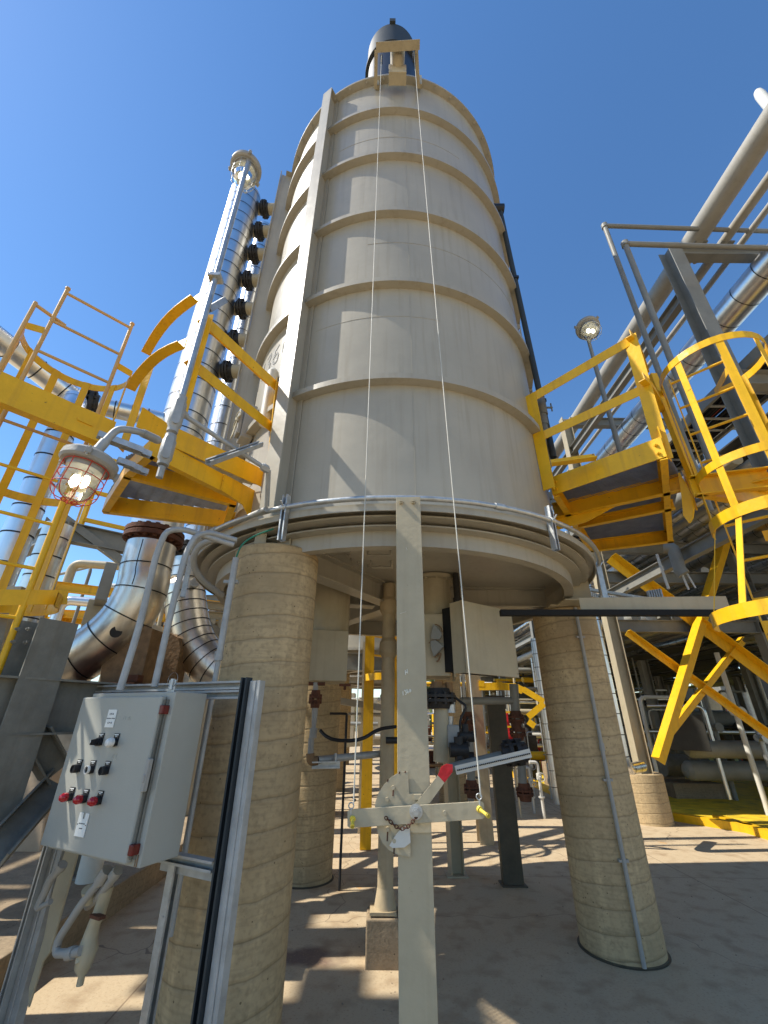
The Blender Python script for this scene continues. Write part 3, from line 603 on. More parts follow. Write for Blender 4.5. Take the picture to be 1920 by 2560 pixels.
def curved(pts, z, par, name='curved_rail', w_=.10):
    q = [onz(*p, z) for p in pts]; m = MB(); out = []
    for k in range(len(q) - 1):
        for t in (0, .5): out.append(q[k].lerp(q[k + 1], t))
    out.append(q[-1])
    # smooth
    for _ in range(2): out = [out[0]] + [(out[i - 1] + out[i] * 2 + out[i + 1]) / 4 for i in range(1, len(out) - 1)] + [out[-1]]
    vs = []; n_ = len(out)
    for i, p in enumerate(out):
        t = (out[min(i + 1, n_ - 1)] - out[max(i - 1, 0)]).normalized(); nn = V((-t.y, t.x, 0))
        vs += [p, p + Z * w_, p + Z * w_ + nn * .007, p + Z * .007 + nn * .007, p + Z * .007 + nn * w_ * .7, p + nn * w_ * .7]
    fs = []
    for i in range(n_ - 1):
        for k in range(6): fs.append((i * 6 + k, i * 6 + (k + 1) % 6, (i + 1) * 6 + (k + 1) % 6, (i + 1) * 6 + k))
    fs += [tuple(range(6)), tuple(range(6 * n_ - 1, 6 * n_ - 7, -1))]
    m.add(vs, fs); m.build(name, 'yellow', par); return out
o1_ = curved([c1(1175, 275), c1(1085, 335), c1(1005, 410), c1(940, 500), c1(888, 592)], zt_ - .07, pl)
o2_ = curved([c1(1095, 550), c1(990, 590), c1(900, 668), c1(838, 740), c1(800, 805)], zm_ - .07, pl)
q = o1_[-1]; m = MB(); m.ang(V((q.x, q.y, zt_ - .05)), V((q.x, q.y, 3.40)), .06, .007, up=(0, 1, 0)); m.build('rail_post', 'yellow', pl)
# long edge beam running left
m = MB(); a, b = onz(*c1(-70, 835), 3.27), onz(*c1(640, 1122), 3.27); m.chan(a + Z * .1, b + Z * .1, .20, .07, .01, side=-1); m.build('edge_beam', 'yellow', pl)
m = MB(); q = a.lerp(b, .74); dd = (b - a).normalized(); m.box(q + Z * .1 + dd.cross(Z) * .003, (.09, .012, .022), dd, dd.cross(Z), Z); m.build('weld_tab', 'yellow', pl)
# unistruts resting under near edge
m = MB(); a, b = onz(*c1(585, 1040), 3.2), onz(*c1(850, 1140), 3.2)
for k in range(2): o = V((.03, .05, 0)) * k; m.strut(a + o, b + o, up=-Z)
a, b = onz(*c1(700, 1195), 3.2), onz(*c1(800, 1230), 3.2)
for k in range(3): o = V((.025, .045, 0)) * k; m.strut(a + o, b + o, up=-Z)
m.build('strut_channel', 'galv', pl)

# ---- right platform
zr = 3.5
pr = thing('access_platform', onz(*c5(800, 200), zr), 'yellow railed grating platform on the right side of the vessel, beside the hooped ladder cage', 'platform', 'railed platforms on either side of the vessel')
FA, FB = onz(*c5(385, 92), zr), onz(*c4(1062, 1520), zr); dv = (FB - FA).normalized(); nr = dv.cross(Z)
m = MB(); m.plate([FA, FB, FB + Z * .19, FA + Z * .19], nr * .008)
for k in (.05, .13): bolt(m, FA + dv * .05 + Z * k + nr * .008, nr, .016, .014); bolt(m, FB - dv * .05 + Z * k + nr * .008, nr, .016, .014)
m.build('toe_plate', 'yellow', pr)
u = [(c5(400, 235), c5(1172, 68), .17), (c5(540, 292), c5(1112, 178), .10), (c5(600, 432), c5(1098, 372), .15)]
UU = []
for pa, pb, h in u:
    a, b = onz(*pa, zr - .02), onz(*pb, zr - .02); UU.append((a, b)); chan2('frame_channel', a, b, zr - .02, h, 'yellow', pr, b=.06, side=1)
a, b = FB, UU[2][1]; chan2('frame_channel', a, b, zr - .02, .15, 'yellow', pr, side=-1)
m = MB(); m.plate([a + Z * .13, b + Z * .13, b + Z * .30, a + Z * .30], (b - a).cross(Z).normalized() * .008); m.build('toe_plate', 'yellow', pr)
chan2('frame_channel', FA, UU[2][0], zr - .02, .15, 'yellow', pr)
m = MB(); q = UU[2][0].lerp(UU[2][1], .35); dd = (UU[2][1] - UU[2][0]).normalized(); m.box(q + Z * .05 + dd.cross(Z) * .002, (.12, .012, .025), dd, dd.cross(Z), Z); m.build('weld_tab', 'yellow', pr)
a = UU[0][0]; m = MB(); dd = (UU[0][1] - UU[0][0]).normalized(); nn = dd.cross(Z)
m.plate([a + Z * .17, a + dd * .62 + Z * .17, a + dd * .62 + Z * .02, a + dd * .28 - Z * .10, a - Z * .12], nn * .01); m.build('gusset', 'yellow', pr)
a = UU[0][1]; m = MB(); q = [(0, .22), (.05, .2), (.10, .10), (.11, 0), (.09, -.12), (.05, -.22), (.0, -.16), (-.02, 0)]
dd = (UU[2][1] - FB).normalized(); m.plate([a + dd * (.06 - x) + Z * (z + .02) + V((.02, -.02, 0)) for x, z in q], dd.cross(Z) * .012); m.build('splice_plate', 'yellow', pr)
grating([FA, FB, UU[0][1], UU[2][1], UU[2][0]], zr + .15, dv, pr)
bL = onz(*c4(352, 1655), zr + .10); DL = hd(bL); TL_, ML_ = ond(*c4(250, 1150), DL), ond(*c4(318, 1372), DL)
bR = onz(*c4(1032, 1480), zr + .10); DR = hd(bR); TR_, MR_ = ond(*c4(838, 805), DR), ond(*c4(890, 1105), DR)
for bb, tt in ((bL, TL_), (bR, TR_)):
    m = MB(); m.bar(V((bb.x, bb.y, zr)), tt, .11, .007, up=(nr.x, nr.y, 0)); m.bar(V((bb.x, bb.y, zr)) - nr * .03 + dv * .028, tt - nr * .03 + dv * .028, .006, .06, up=(nr.x, nr.y, 0)); m.build('rail_post', 'yellow', pr)
m = MB(); m.ang(TL_, TR_, .105, .007, up=-Z, side=1); m.build('top_rail', 'yellow', pr)
m = MB(); m.ang(ML_, MR_, .095, .007, up=-Z, side=1); m.build('mid_rail', 'yellow', pr)
curved([c4(850, 800), c4(895, 850), c4(930, 925), c4(958, 1020)], TR_.z - .065, pr, w_=.075)
curved([c4(930, 1060), c4(985, 1110), c4(1025, 1180), c4(1050, 1250)], MR_.z - .03, pr, w_=.075)
q = onz(*c4(1212, 1640), zr); m = MB(); m.ang(q, ond(*c4(965, 1025), hd(q)), .06, .007, up=(1, 0, 0)); m.build('rail_post', 'yellow', pr)
m = MB(); a, b = onz(*c4(378, 1580), zr + .12), onz(*c4(640, 1545), zr + .12); m.ang(a, b, .07, .008); m.build('toe_plate', 'yellow', pr)

# ================================================================ LADDERS WITH CAGES
# left ladder (far side of left platform)
ll = thing('caged_ladder', pol(-44.5, 3.3), 'yellow hooped ladder cage at the far left with slender pinkish rails above', 'ladder', 'caged ladders beside the platforms')
LL, LR = pol(-48.6, 3.3), pol(-40.6, 3.3)
for q, z1 in ((LL, 4.57), (LR, 4.57)):
    m = MB(); m.mi = []; m.tube([q + Z * .25, q + Z * 3.2], .019, n=10); m.build('stringer', 'yellow', ll)
    m = MB(); m.tube([q + Z * 3.2, q + Z * z1], .0135, n=10); m.cyl(q + Z * (z1), q + Z * (z1 + .015), .018, n=10); m.build('stringer', 'yellowpink', ll)
k = 0
for z in [1.6 + 3.3 * e for e in (.888, .795, .704, .61)] + [3.31 - .3 * i for i in range(10)]:
    m = MB(); m.tube([LL + Z * z, LR + Z * z], .0115, n=8); m.build('rung', 'yellowpink' if z > 3.2 else 'yellow', ll)
hc = pol(-44.6, 3.40); hr = .355
def hoop(c, r, z, a0, a1, h, par, rad=0, ends=None, t=.006):
    m = MB(); out = []
    for i in range(25):
        a = math.radians(a0 + (a1 - a0) * i / 24); out.append(V((c.x + r * math.sin(a), c.y + r * math.cos(a), z)))
    if ends: out = [V((*ends[0], z))] + out + [V((*ends[1], z))]
    vs = []
    n_ = len(out)
    for i, p in enumerate(out):
        d_ = V((p.x - c.x, p.y - c.y, 0)).normalized(); vs += [p, p + Z * h, p + Z * h + d_ * t, p + d_ * t]
    fs = [(i * 4 + k, i * 4 + (k + 1) % 4, (i + 1) * 4 + (k + 1) % 4, (i + 1) * 4 + k) for i in range(n_ - 1) for k in range(4)] + [(0, 1, 2, 3), tuple(range(4 * n_ - 1, 4 * n_ - 5, -1))]
    m.add(vs, fs); m.build('hoop', 'yellow', par); return out
for z in (4.08, 2.98):
    hoop(hc, hr, z, -145, 60, .06, ll, ends=((LL.x, LL.y), (LR.x, LR.y)))
hoop(hc, hr + .06, 2.19, -140, 75, .08, ll, ends=((LL.x, LL.y), (LR.x + .12, LR.y + .1)))
for a in (-130, -95, -60, -25, 10, 42):
    A_ = V((math.sin(math.radians(a)), math.cos(math.radians(a)), 0)); t = V((A_.y, -A_.x, 0)); p = hc + A_ * (hr - .004)
    m = MB(); m.bar(p + Z * 2.2, p + Z * 4.14, .05, .006, up=A_); m.build('cage_strap', 'yellow', ll)
m = MB(); q = pol(-50.7, 3.3); m.tube([q + Z * 3.2, q + Z * 4.30], .0135, n=10); m.tube([q + Z * 4.28, pol(-47.2, 3.35, 4.28)], .0135); m.build('grab_rail', 'yellowpink', ll)
m = MB(); a, b = ond(*c2(-20, 600), 3.25), ond(*c2(400, 600), 3.35); m.bar(a, b, .006, .09); m.build('cage_foot', 'yellow', ll)
# right ladder and cage
lr = thing('caged_ladder', pol(44.6, 4.2), 'yellow ladder in a sunlit hooped cage at the right edge, beyond the right platform', 'ladder', 'caged ladders beside the platforms')
RL, RR_ = pol(41.75, 4.2), pol(47.5, 4.2)
for q, mt in ((RL, 'yellowpink'), (RR_, 'yellow')):
    m = MB(); m.bar(q + Z * .3, q + Z * 4.60, .045, .010, up=(.7, -.7, 0)); m.build('stringer', mt if 0 else 'yellow', lr)
for i in range(15):
    z = 1.6 + 4.2 * .704 - .305 * i; m = MB(); m.tube([RL + Z * z, RR_ + Z * z], .0125, n=8); m.build('rung', 'yellow', lr)
hc = V((2.95, 2.84, 0)); hr = .39
hoop(hc, hr, 4.42, 40, 322, .07, lr, ends=((RR_.x, RR_.y), (RL.x - .2, RL.y + .02)))
hoop(hc, hr, 3.35, 40, 322, .07, lr, ends=((RR_.x, RR_.y), (RL.x, RL.y)))
h3 = hoop(hc + V((-.02, .0, 0)), hr + .0, 2.92, 30, 325, .09, lr)
h4 = hoop(V((2.64, 2.72, 0)), .42, 2.17, 20, 330, .09, lr)
for a in (75, 120, 165, 208, 255, 300):
    A_ = V((math.sin(math.radians(a)), math.cos(math.radians(a)), 0)); p = hc + A_ * (hr - .004)
    m = MB(); m.bar(p + Z * 2.94, p + Z * 4.48, .055, .006, up=A_); m.build('cage_strap', 'yellow', lr)
    q = V((2.64, 2.72, 0)) + A_ * .416; m = MB(); m.bar(p + Z * 2.95, q + Z * 2.2, .045, .006, up=A_); m.build('flared_strap', 'yellow', lr)
m = MB(); a, b = onz(*c5(1225, 110), 3.25), onz(*c5(1700, 60), 3.25); m.chan(a + Z * .1, b + Z * .1, .18, .06, .009); a = onz(*c5(1225, 110), 3.25); m.chan(a + Z * .1, pol(47.5, 5.0, 3.35), .18, .06, .009); m.build('support_beam', 'yellow', lr)
# ================================================================ SILVER HEADERS LEFT OF THE VESSEL
def clad(mb, pts, r, step=.3, n=28, band=.004, bands=True, caps=True):
    """jacketed pipe with dark straps (material slot 1)"""
    mb.cur = 0; mb.tube(pts, r, n=n, caps=caps)
    if not bands: return
    mb.cur = 1; acc = 0; pts = [V(p) for p in pts]
    for a, b in zip(pts, pts[1:]):
        L = (b - a).length; d = (b - a).normalized(); t = step - acc
        while t <= L:
            p = a + d * t; mb.tube([p - d * .006, p + d * .006], r + band, n=n, caps=False); t += step
        acc = (acc + L) % step
    mb.cur = 0
def flange(mb, c, d, r, t=.03, nb=12, gap=.012):
    c = V(c); d = V(d).normalized(); mb.cyl(c - d * (gap / 2 + t), c - d * gap / 2, r, n=28); mb.cyl(c + d * gap / 2, c + d * (gap / 2 + t), r, n=28)
    mb.cyl(c - d * (gap / 2 + t + .05), c - d * (gap / 2 + t), r * .66, r * .78, n=24); mb.cyl(c + d * (gap / 2 + t), c + d * (gap / 2 + t + .05), r * .78, r * .66, n=24)
    a = d.cross(Z) if abs(d.z) < .9 else V((1, 0, 0)); a.normalize(); b = d.cross(a)
    for k in range(nb):
        an = 2 * math.pi * k / nb; q = c + (a * math.cos(an) + b * math.sin(an)) * r * .86; mb.cyl(q - d * (t + gap + .012), q + d * (t + gap + .012), r * .075 + .004, n=6, smooth=False)
H1 = pol(-30.5, 5.0); H2 = pol(-25.6, 5.75)
h1 = thing('silver_header', H1 + Z * 3.4, 'tall thick silver jacketed header pipe with black straps, left of the vessel and behind the left lamp pole', 'pipe', 'silver header pipes beside the vessel')
h1['label'] = 'thick tall silver strapped header pipe left of the vessel, nearer of the two'
m = MB(); clad(m, [H1 + Z * 3.42, H1 + Z * 10.0], .262, .26, 40); m.lathe([(.262, 10.0), (.22, 10.07), (.1, 10.12), (.001, 10.13)], H1, n=36); m.build('jacket', ['clad', 'band'], h1)
h2 = thing('silver_header', H2 + Z * 4, 'slimmer silver strapped header pipe half hidden behind the thicker one, closest to the vessel fin', 'pipe', 'silver header pipes beside the vessel')
m = MB(); clad(m, [H2 + Z * 3.2, H2 + Z * 10.55], .165, .33, 30); m.lathe([(.165, 10.55), (.1, 10.64), (.001, 10.65)], H2, n=30); m.build('jacket', ['clad', 'band'], h2)
wall = V((C.x - R - .02, 4.47, 0))
for i, e in enumerate((1.6215, 1.49, 1.3656, 1.234, 1.104, .972, .853)):
    z = 1.6 + 5.05 * e; p = V((H1.x + .2, 4.40, z)); q = V((wall.x + .05, 4.40, z)); fp = V((H1.x + .345, 4.40, z))
    m = MB(); m.cyl(p, q, .095, n=20); m.build('nozzle', 'tanpaint', h1)
    m = MB(); flange(m, fp, (1, 0, 0), .15, .024, 8); m.build('nozzle_flange', 'flange', h1)
# big elbows under the platform
def elbow_path(c0, pts): return [V(p) for p in pts]
e1 = thing('silver_elbow', H1 + Z * 2.0, 'large dented silver insulated elbow pipe curving down to the left, rusty flange on top', 'pipe', 'big insulated elbow pipes')
def at5(x, y): return ony(x, y, 4.3)
P = [H1 + Z * 3.27, H1 + Z * 2.95, at5(362, 1455), at5(340, 1515), at5(300, 1570), at5(252, 1612), at5(190, 1650), at5(120, 1680), at5(0, 1700), at5(-140, 1705)]
def smooth(P, it=2):
    P = [V(p) for p in P]
    for _ in range(it):
        o = [P[0]]
        for a, b in zip(P, P[1:]): o += [a * .75 + b * .25, a * .25 + b * .75]
        P = o + [P[-1]]
    return P
E1P = smooth(P); m = MB(); clad(m, E1P, .245, .26, 36); m.lathe([(.245, 3.27), (.20, 3.275), (.16, 3.33)], (H1.x, H1.y, 0), n=36); m.build('jacket', ['claddirty', 'band'], e1)
m = MB(); m.cur = 0; a, b = at5(285, 1576), at5(290, 1580); sv = (V((0, 0, EZ)) - at5(290, 1580)).normalized(); p = at5(290, 1580) + sv * .235; m.cyl(p - sv * .02, p + sv * .012, .052, n=24); m.build('inspection_plug', 'black', e1)
m = MB(); k0 = [q + V((.03, -.243, .0)) for q in E1P[1:12]]; m.tube(k0, .005, n=6); m.build('seam', 'band', e1)
m = MB(); flange(m, H1 + Z * 3.37, Z, .30, .05, 18, .015); m.cyl(H1 + Z * 3.27, H1 + Z * 3.42, .19, n=28); m.build('pipe_flange', 'rust', e1)
e2 = thing('silver_elbow', H2 + Z * 2.0, 'silver elbow pipe curving down to the right behind the pair of bent conduits', 'pipe', 'big insulated elbow pipes')
def at6(x, y): return ony(x, y, 5.15)
P = [H2 + Z * 3.4, H2 + Z * 3.0, at6(462, 1460), at6(466, 1530), at6(480, 1600), at6(515, 1655), at6(560, 1690), at6(640, 1705)]
m = MB(); clad(m, smooth(P), .235, .13, 32); m.build('jacket', ['claddirty', 'band'], e2)
m = MB(); flange(m, H2 + Z * 3.52, Z, .29, .05, 16, .015); m.build('pipe_flange', 'flange', e2)
m = MB(); p = at6(496, 1470) + V((.02, -.22, 0)); m.cyl(p + V((0, .05, 0)), p + V((.03, -.02, 0)), .05, n=20); m.cyl(p + V((.03, -.02, 0)), p + V((.035, -.03, 0)), .03, n=16); m.build('inspection_plug', 'galv', e2)
# rusty trunnion saddles
for i, (xa, ya, xb, yb, Yd, lab) in enumerate(((248, 1590, 345, 1690, 4.22, 'rust brown saddle plate carrying the left big elbow'), (395, 1590, 450, 1715, 4.85, 'rust brown saddle plate carrying the right big elbow'))):
    m = MB()
    if i == 0: q = [c2(590, 1110), c2(600, 1000), c2(640, 940), c2(720, 870), c2(800, 790), c2(860, 768), c2(905, 785), c2(880, 900), c2(830, 1110)]
    else: q = [c2(930, 1130), c2(955, 1000), c2(960, 830), c2(1010, 810), c2(1060, 840), c2(1072, 900), c2(1060, 960), c2(1025, 1130)]
    pp = [ony(*k, Yd) for k in q]; m.plate(pp, (0, .22, 0))
    m.build('pipe_saddle', 'rustlite', label=lab, cat='pipe support', bevel=.006)
m = MB(); a = ony(*c2(890, 800), 5.0); b = ony(*c2(870, 1090), 5.0); m.cyl(V((a.x, 5, a.z)), V((a.x - .01, 5, .2)), .10, n=20); m.cyl(a, a + Z * .05, .13, n=20); m.build('pipe_stanchion', 'farwhite', label='pale upright pipe stanchion between the two rusty saddles', cat='pipe support')
m = MB(); a, b = ony(*c2(400, 1105), 4.1), ony(*c2(900, 1120), 4.1); m.box((a + b) / 2 - Z * .03, ((b - a).length, .6, .05)); m.box(ony(*c2(780, 1082), 4.1), (.16, .1, .06)); m.box((a + b) / 2 - Z * .12 + V((0, .25, 0)), ((b - a).length, .12, .14))
m.build('saddle_shelf', 'rust', label='rusty steel shelf under the elbow saddles, behind the top of the control panel', cat='shelf')
# far-left silver lines
L1p = ond(*c1(275, 1250), 4.6)
def lft(x, y, z): return onz(*c1(x, y), z)
m = MB(); zz = 1.6 + .655 * 4.6
vx, vy = L1p.x, L1p.y
clad(m, bez([V((vx, vy, .9)), V((vx, vy, 4.35)), onz(*c1(440, 860), 4.62)], .35, 10), .115, .26, 24); m.build('silver_pipe', ['clad', 'band'], label='silver strapped vertical pipe behind the left ladder cage with an elbow at its top', cat='pipe', group='silver pipes at the far left')
m = MB(); a = onz(*c1(-140, 400), 5.0); b = onz(*c1(180, 640), 5.0); c = onz(*c1(430, 840), 4.85); clad(m, bez([a, b, c], .3), .125, .3, 24); m.build('silver_pipe', ['clad', 'band'], label='silver strapped pipe slanting in from the left edge to the black flange', cat='pipe', group='silver pipes at the far left')
fc = onz(*c1(505, 870), 4.80); h_ = V((H1.x, H1.y, fc.z + .1)); d = (h_ - fc).normalized()
m = MB(); clad(m, [fc + d * .12, h_ - d * .1], .105, .17, 24); sp = m.build('silver_pipe', ['clad', 'band'], label='short level silver pipe between the black flange and the thick header', cat='pipe', group='silver pipes at the far left')
m = MB(); flange(m, fc + d * .03, d, .18, .04, 12, .02); m.build('pipe_flange', 'flange', sp)
m = MB(); a = ond(*c2(240, 470), 5.2); clad(m, [V((a.x, a.y, .6)), V((a.x, a.y, 3.35))], .13, .2, 24); m.build('silver_pipe', ['claddirty', 'band'], label='duller silver vertical pipe beside the dark grey column behind the left cage', cat='pipe', group='silver pipes at the far left')
m = MB(); a = ond(*c2(30, 560), 4.4); m.box(a + V((0, 0, -.02)), (.5, .3, .025)); m.cyl(a + V((0, 0, -.35)), a + V((0, 0, -.04)), .15, n=20); m.lathe([(.15, -.35), (.2, -.5), (.12, -.75)], a, n=20); m.build('expansion_joint', 'tanpaint', label='dirty tan bellows joint at the foot of the far left silver pipe', cat='joint')

# ================================================================ LAMPS
def lamp(root, c, axis, sc_=1., guard='galv', bulb=True, guard_r=1.0):
    """explosion-proof fixture hanging along -axis from c (top of canopy)"""
    ax = V(axis).normalized(); k = sc_
    m = MB(); m.lathe([(.001, 0), (.05 * k, 0), (.055 * k, -.02 * k), (.13 * k, -.045 * k), (.15 * k, -.065 * k), (.152 * k, -.105 * k), (.14 * k, -.118 * k), (.105 * k, -.12 * k), (.10 * k, -.15 * k), (.001, -.151 * k)], c, ax, 40)
    a = ax.cross(V((0, 1, .1))).normalized(); b = ax.cross(a)
    for an in (0, 2.1, 4.2):
        d_ = a * math.cos(an) + b * math.sin(an); q = c + d_ * .155 * k - ax * .09 * k; m.box(q, (.04 * k, .03 * k, .035 * k), d_, ax.cross(d_), ax); m.cyl(q + d_ * .012 * k - ax * .03 * k, q + d_ * .012 * k + ax * .03 * k, .007 * k, n=8)
    m.build('canopy', 'lampgrey', root, bevel=.002)
    m = MB(); m.lathe([(.092 * k, -.12 * k), (.094 * k, -.24 * k), (.085 * k, -.30 * k), (.055 * k, -.325 * k), (.001, -.33 * k)], c, ax, 36); m.build('glass_globe', 'glass', root)
    for s in (-1, 1):
        m = MB(); q = c + a * .03 * k * s - ax * .15 * k; m.cyl(q, q - ax * .035 * k, .017 * k, n=14); m.cur = 1; m.lathe([(.016 * k, -.03 * k), (.024 * k, -.06 * k), (.024 * k, -.09 * k), (.001, -.115 * k)], q, ax, 18); m.build('bulb', ['whiteplastic', 'bulb'], root)
    m = MB(); R_ = .118 * k * guard_r
    for h in (-.125, -.20, -.275): m.tube([c - ax * -h * k + (a * math.cos(t * .2618) + b * math.sin(t * .2618)) * R_ for t in range(24)], .0028 * k, n=6, closed=True)
    for j in range(8):
        d_ = a * math.cos(j * .785) + b * math.sin(j * .785); m.tube(bez([c + d_ * R_ - ax * .12 * k, c + d_ * R_ - ax * .30 * k, c + d_ * R_ * .72 - ax * .35 * k, c + d_ * .012 * k - ax * .355 * k], .04 * k), .0028 * k, n=6)
    m.tube([c - ax * .352 * k + (a * math.cos(t * .5236) + b * math.sin(t * .5236)) * R_ * .35 for t in range(12)], .0028 * k, n=6, closed=True)
    m.build('wire_guard', guard, root)
lc = ond(240, 1128, 2.1)
l1 = thing('cage_lamp', lc, 'lit cage lamp with red wire guard, hanging under the left platform edge', 'lamp', 'lit caged lamps')
tilt = V((.10, .05, 1)).normalized(); lamp(l1, lc, tilt, .76, 'redguard')
m = MB(); a0_ = lc + tilt * .0; pts = bez([a0_ + V((0, 0, -.01)), ond(*c1(640, 1080), 2.10), ond(*c1(700, 1020), 2.10), ond(*c1(830, 1040), 2.12), ond(*c1(945, 1095), 2.2)], .06); m.tube(pts, .017, n=12)
for p, q in ((pts[0], pts[3]), (pts[-4], pts[-1])): m.tube([p, p.lerp(q, .9)], .022, n=12)
m.build('lamp_arm', 'galvdull', l1)
PX, PY = pol(-31.8, 2.3).x, pol(-31.8, 2.3).y
l2 = thing('pole_lamp', (PX, PY, 2.9), 'lit lamp on top of a tall galvanised pole clamped to the left platform rail', 'lamp', 'lit caged lamps')
zt = 1.6 + 2.3 * 1.90
m = MB(); m.tube([(PX, PY, 3.22), (PX, PY, zt)], .0195, n=18); m.tube(bez([(PX, PY, zt - .02), (PX, PY, zt + .07), (PX - .06, PY + .06, zt + .10)], .04), .024, n=14); m.build('pole', 'galv', l2)
lamp(l2, V((PX - .045, PY + .07, zt + .10)), (.02, -.02, 1), .88, 'galv')
# LB fittings at the pole foot
def lb(mb, p, q, r, k=1.55):
    p = V(p); q = V(q); d = (q - p).normalized(); mb.tube([p, p.lerp(q, .15), p.lerp(q, .2), p.lerp(q, .8), p.lerp(q, .85), q], [r * 1.15, r * 1.15, r * k, r * k, r * 1.15, r * 1.15], n=12)
    v = (V((0, 0, EZ)) - (p + q) / 2).normalized(); v = (v - d * v.dot(d)).normalized(); sd = d.cross(v); c = (p + q) / 2 + v * r * k * .92; n8 = 16
    pts = [c + d * ((q - p).length * .27 * (1 if math.cos(t) > 0 else -1) + math.cos(t) * r * .8) + sd * math.sin(t) * r * .8 for t in [2 * math.pi * j / n8 + .01 for j in range(n8)]]
    mb.plate(pts, v * .007)
m = MB(); a = V((PX, PY, 3.25)); lb(m, a + Z * .06, a - Z * .20, .026, 1.5); lb(m, a - Z * .22, a - Z * .42, .026, 1.4); m.cyl(a - Z * .43, a - Z * .50, .018, n=8, smooth=False)
e_ = ond(*c1(1100, 950), 2.35); m.tube([a - Z * .02, e_], .022); f_ = ond(*c1(1590, 1270), 2.55); m.tube([e_, f_], .015); lb(m, e_.lerp(f_, .9), f_, .018); g_ = ond(*c1(1575, 1520), 2.72); m.tube([f_, g_ + Z * .05], .017); m.build('conduit_fittings', 'galvdull', l2)
m = MB(); m.box((PX, PY, 1.6 + 2.3 * 1.215), (.09, .075, .03)); a = ond(*c1(1225, 300), 2.32); b = ond(*c1(1320, 245), 2.38); m.strut(a, b, up=(0, 0, -1)); m.build('strut_arm', 'galv', l2)
a = ond(*c1(1232, 1238), 2.28); b = ond(*c1(1545, 1125), 2.5); m = MB(); m.strut(a, b, .04, .03, up=(.3, -.4, .8)); m.build('strut_channel', 'galvdull', label='loose slotted strut sticking out past the left platform toward the vessel', cat='strut')
# right pole lamp
RXp, RYp = pol(33.95, 4.55).x, pol(33.95, 4.55).y
l3 = thing('pole_lamp', (RXp, RYp, 3.6), 'lit lamp on a grey pole rising behind the right platform railing against the sky', 'lamp', 'lit caged lamps')
zt = 1.6 + 4.55 * .845
m = MB(); m.tube([(RXp, RYp, 3.62), (RXp, RYp, zt)], .026, n=14); m.build('pole', 'greypaint', l3)
lc3 = ond(1464, 815, 4.6); axis = V((.06, .45, 1)).normalized(); lamp(l3, lc3, axis, .95, 'galv'); m = MB(); m.tube(bez([(RXp, RYp, zt - .05), V((RXp, RYp, zt + .12)), lc3 + axis * .06, lc3], .06), .02, n=10); m.build('lamp_arm', 'greypaint', l3)

# ================================================================ CONTROL PANEL AND ITS FRAME
yw = math.radians(-26.4); U = V((math.cos(yw), math.sin(yw), 0)); NN = V((math.sin(yw), -math.cos(yw), 0))    # along the door, out of the door
def PP(u_, n_, z_): return U * u_ + NN * (-n_) + Z * z_          # n_ = distance in front of camera plane
def bx(mb, u0, u1, n0, n1, z0, z1): mb.box(PP((u0 + u1) / 2, (n0 + n1) / 2, (z0 + z1) / 2), (u1 - u0, abs(n1 - n0), z1 - z0), U, NN, Z)
# PP: points with p.NN = -n -> in front of camera NN points to camera so n positive distance
cp = thing('control_panel', PP(-2.2, 1.6, 1.03), 'grey steel control panel box with three red lamps and black buttons on its door', 'control panel')
m = MB(); bx(m, -2.515, -1.872, 1.532, 1.726, 1.032, 1.704); m.build('enclosure', 'boxgrey', cp, bevel=.004)
m = MB(); bx(m, -2.541, -1.922, 1.500, 1.529, 1.046, 1.684); door = m.build('door', 'boxgrey', cp, bevel=.006)
def ondoor(x, y, off=.0):
    d = ray(x, y); t = -(1.5 - off) / d.dot(NN); t = abs(t); return d * t + Z * EZ
c8 = lambda x, y: (190 + x * .12055, 1740 + y * .12055); c9 = lambda x, y: (130 + x * .09644, 1950 + y * .09644)
def knob(cx, cy, kind):
    c = ondoor(cx, cy, 0) ; m = MB(); m.box(c + Z * .008 + NN * .0025, (.036, .005, .052), U, NN, Z); m.cyl(c - Z * .004 + NN * .004, c - Z * .004 + NN * .020, .0185, n=24); q = c - Z * .004
    o = m.build('button_base', 'black', door)
    m = MB(); m.box(c + Z * .0285 + NN * .0055, (.030, .001, .004), U, NN, Z); m.box(c + Z * .0222 + NN * .0055, (.016, .001, .003), U, NN, Z); m.build('legend', 'tagwhite', o)
    if kind == 'red': m = MB(); m.lathe([(.0175, .020), (.0195, .028), (.0185, .038), (.012, .049), (.001, .053)], q, NN, 20); m.build('red_lens', 'redlens', o)
    if kind == 'white': m = MB(); m.lathe([(.0195, .018), (.0200, .034), (.015, .045), (.001, .050)], q, NN, 20); m.build('white_lens', 'whiteplastic', o)
    if kind == 'knob':
        m = MB(); m.cyl(q + NN * .02, q + NN * .027, .014, n=20); m.hexa([q + NN * .024 + U * a + Z * b for a, b in ((-.005, -.014), (.005, -.014), (.005, .014), (-.005, .014))] + [q + NN * .05 + U * a + Z * b for a, b in ((-.003, -.012), (.003, -.012), (.003, .010), (-.003, .010))]); m.build('selector_handle', 'black', o)
        m = MB(); m.bar(q + NN * .0505 + Z * .010, q + NN * .0505 - Z * .002, .003, .001, up=NN); m.build('pointer_mark', 'tagwhite', o)
    if kind in ('btn', 'btnw'):
        m = MB(); m.lathe([(.0180, .020), (.0180, .030), (.0150, .0305), (.0147, .024)], q, NN, 24); m.build('button_ring', 'whiteplastic' if kind == 'btnw' else 'flange', o)
        m = MB(); m.lathe([(.0147, .024), (.001, .026)], q, NN, 24); m.build('push_button', 'matblack', o)
for x, y, k in ((515, 930, 'knob'), (830, 940, 'white')): knob(*c8(x, y), k)
for x, y, k in ((60, 1480, 'btn'), (340, 1500, 'btnw'), (645, 1520, 'btn')): knob(*c8(x, y), k)
for x, y in ((500, 400), (865, 455), (1240, 500)): knob(*c9(x, y), 'red')
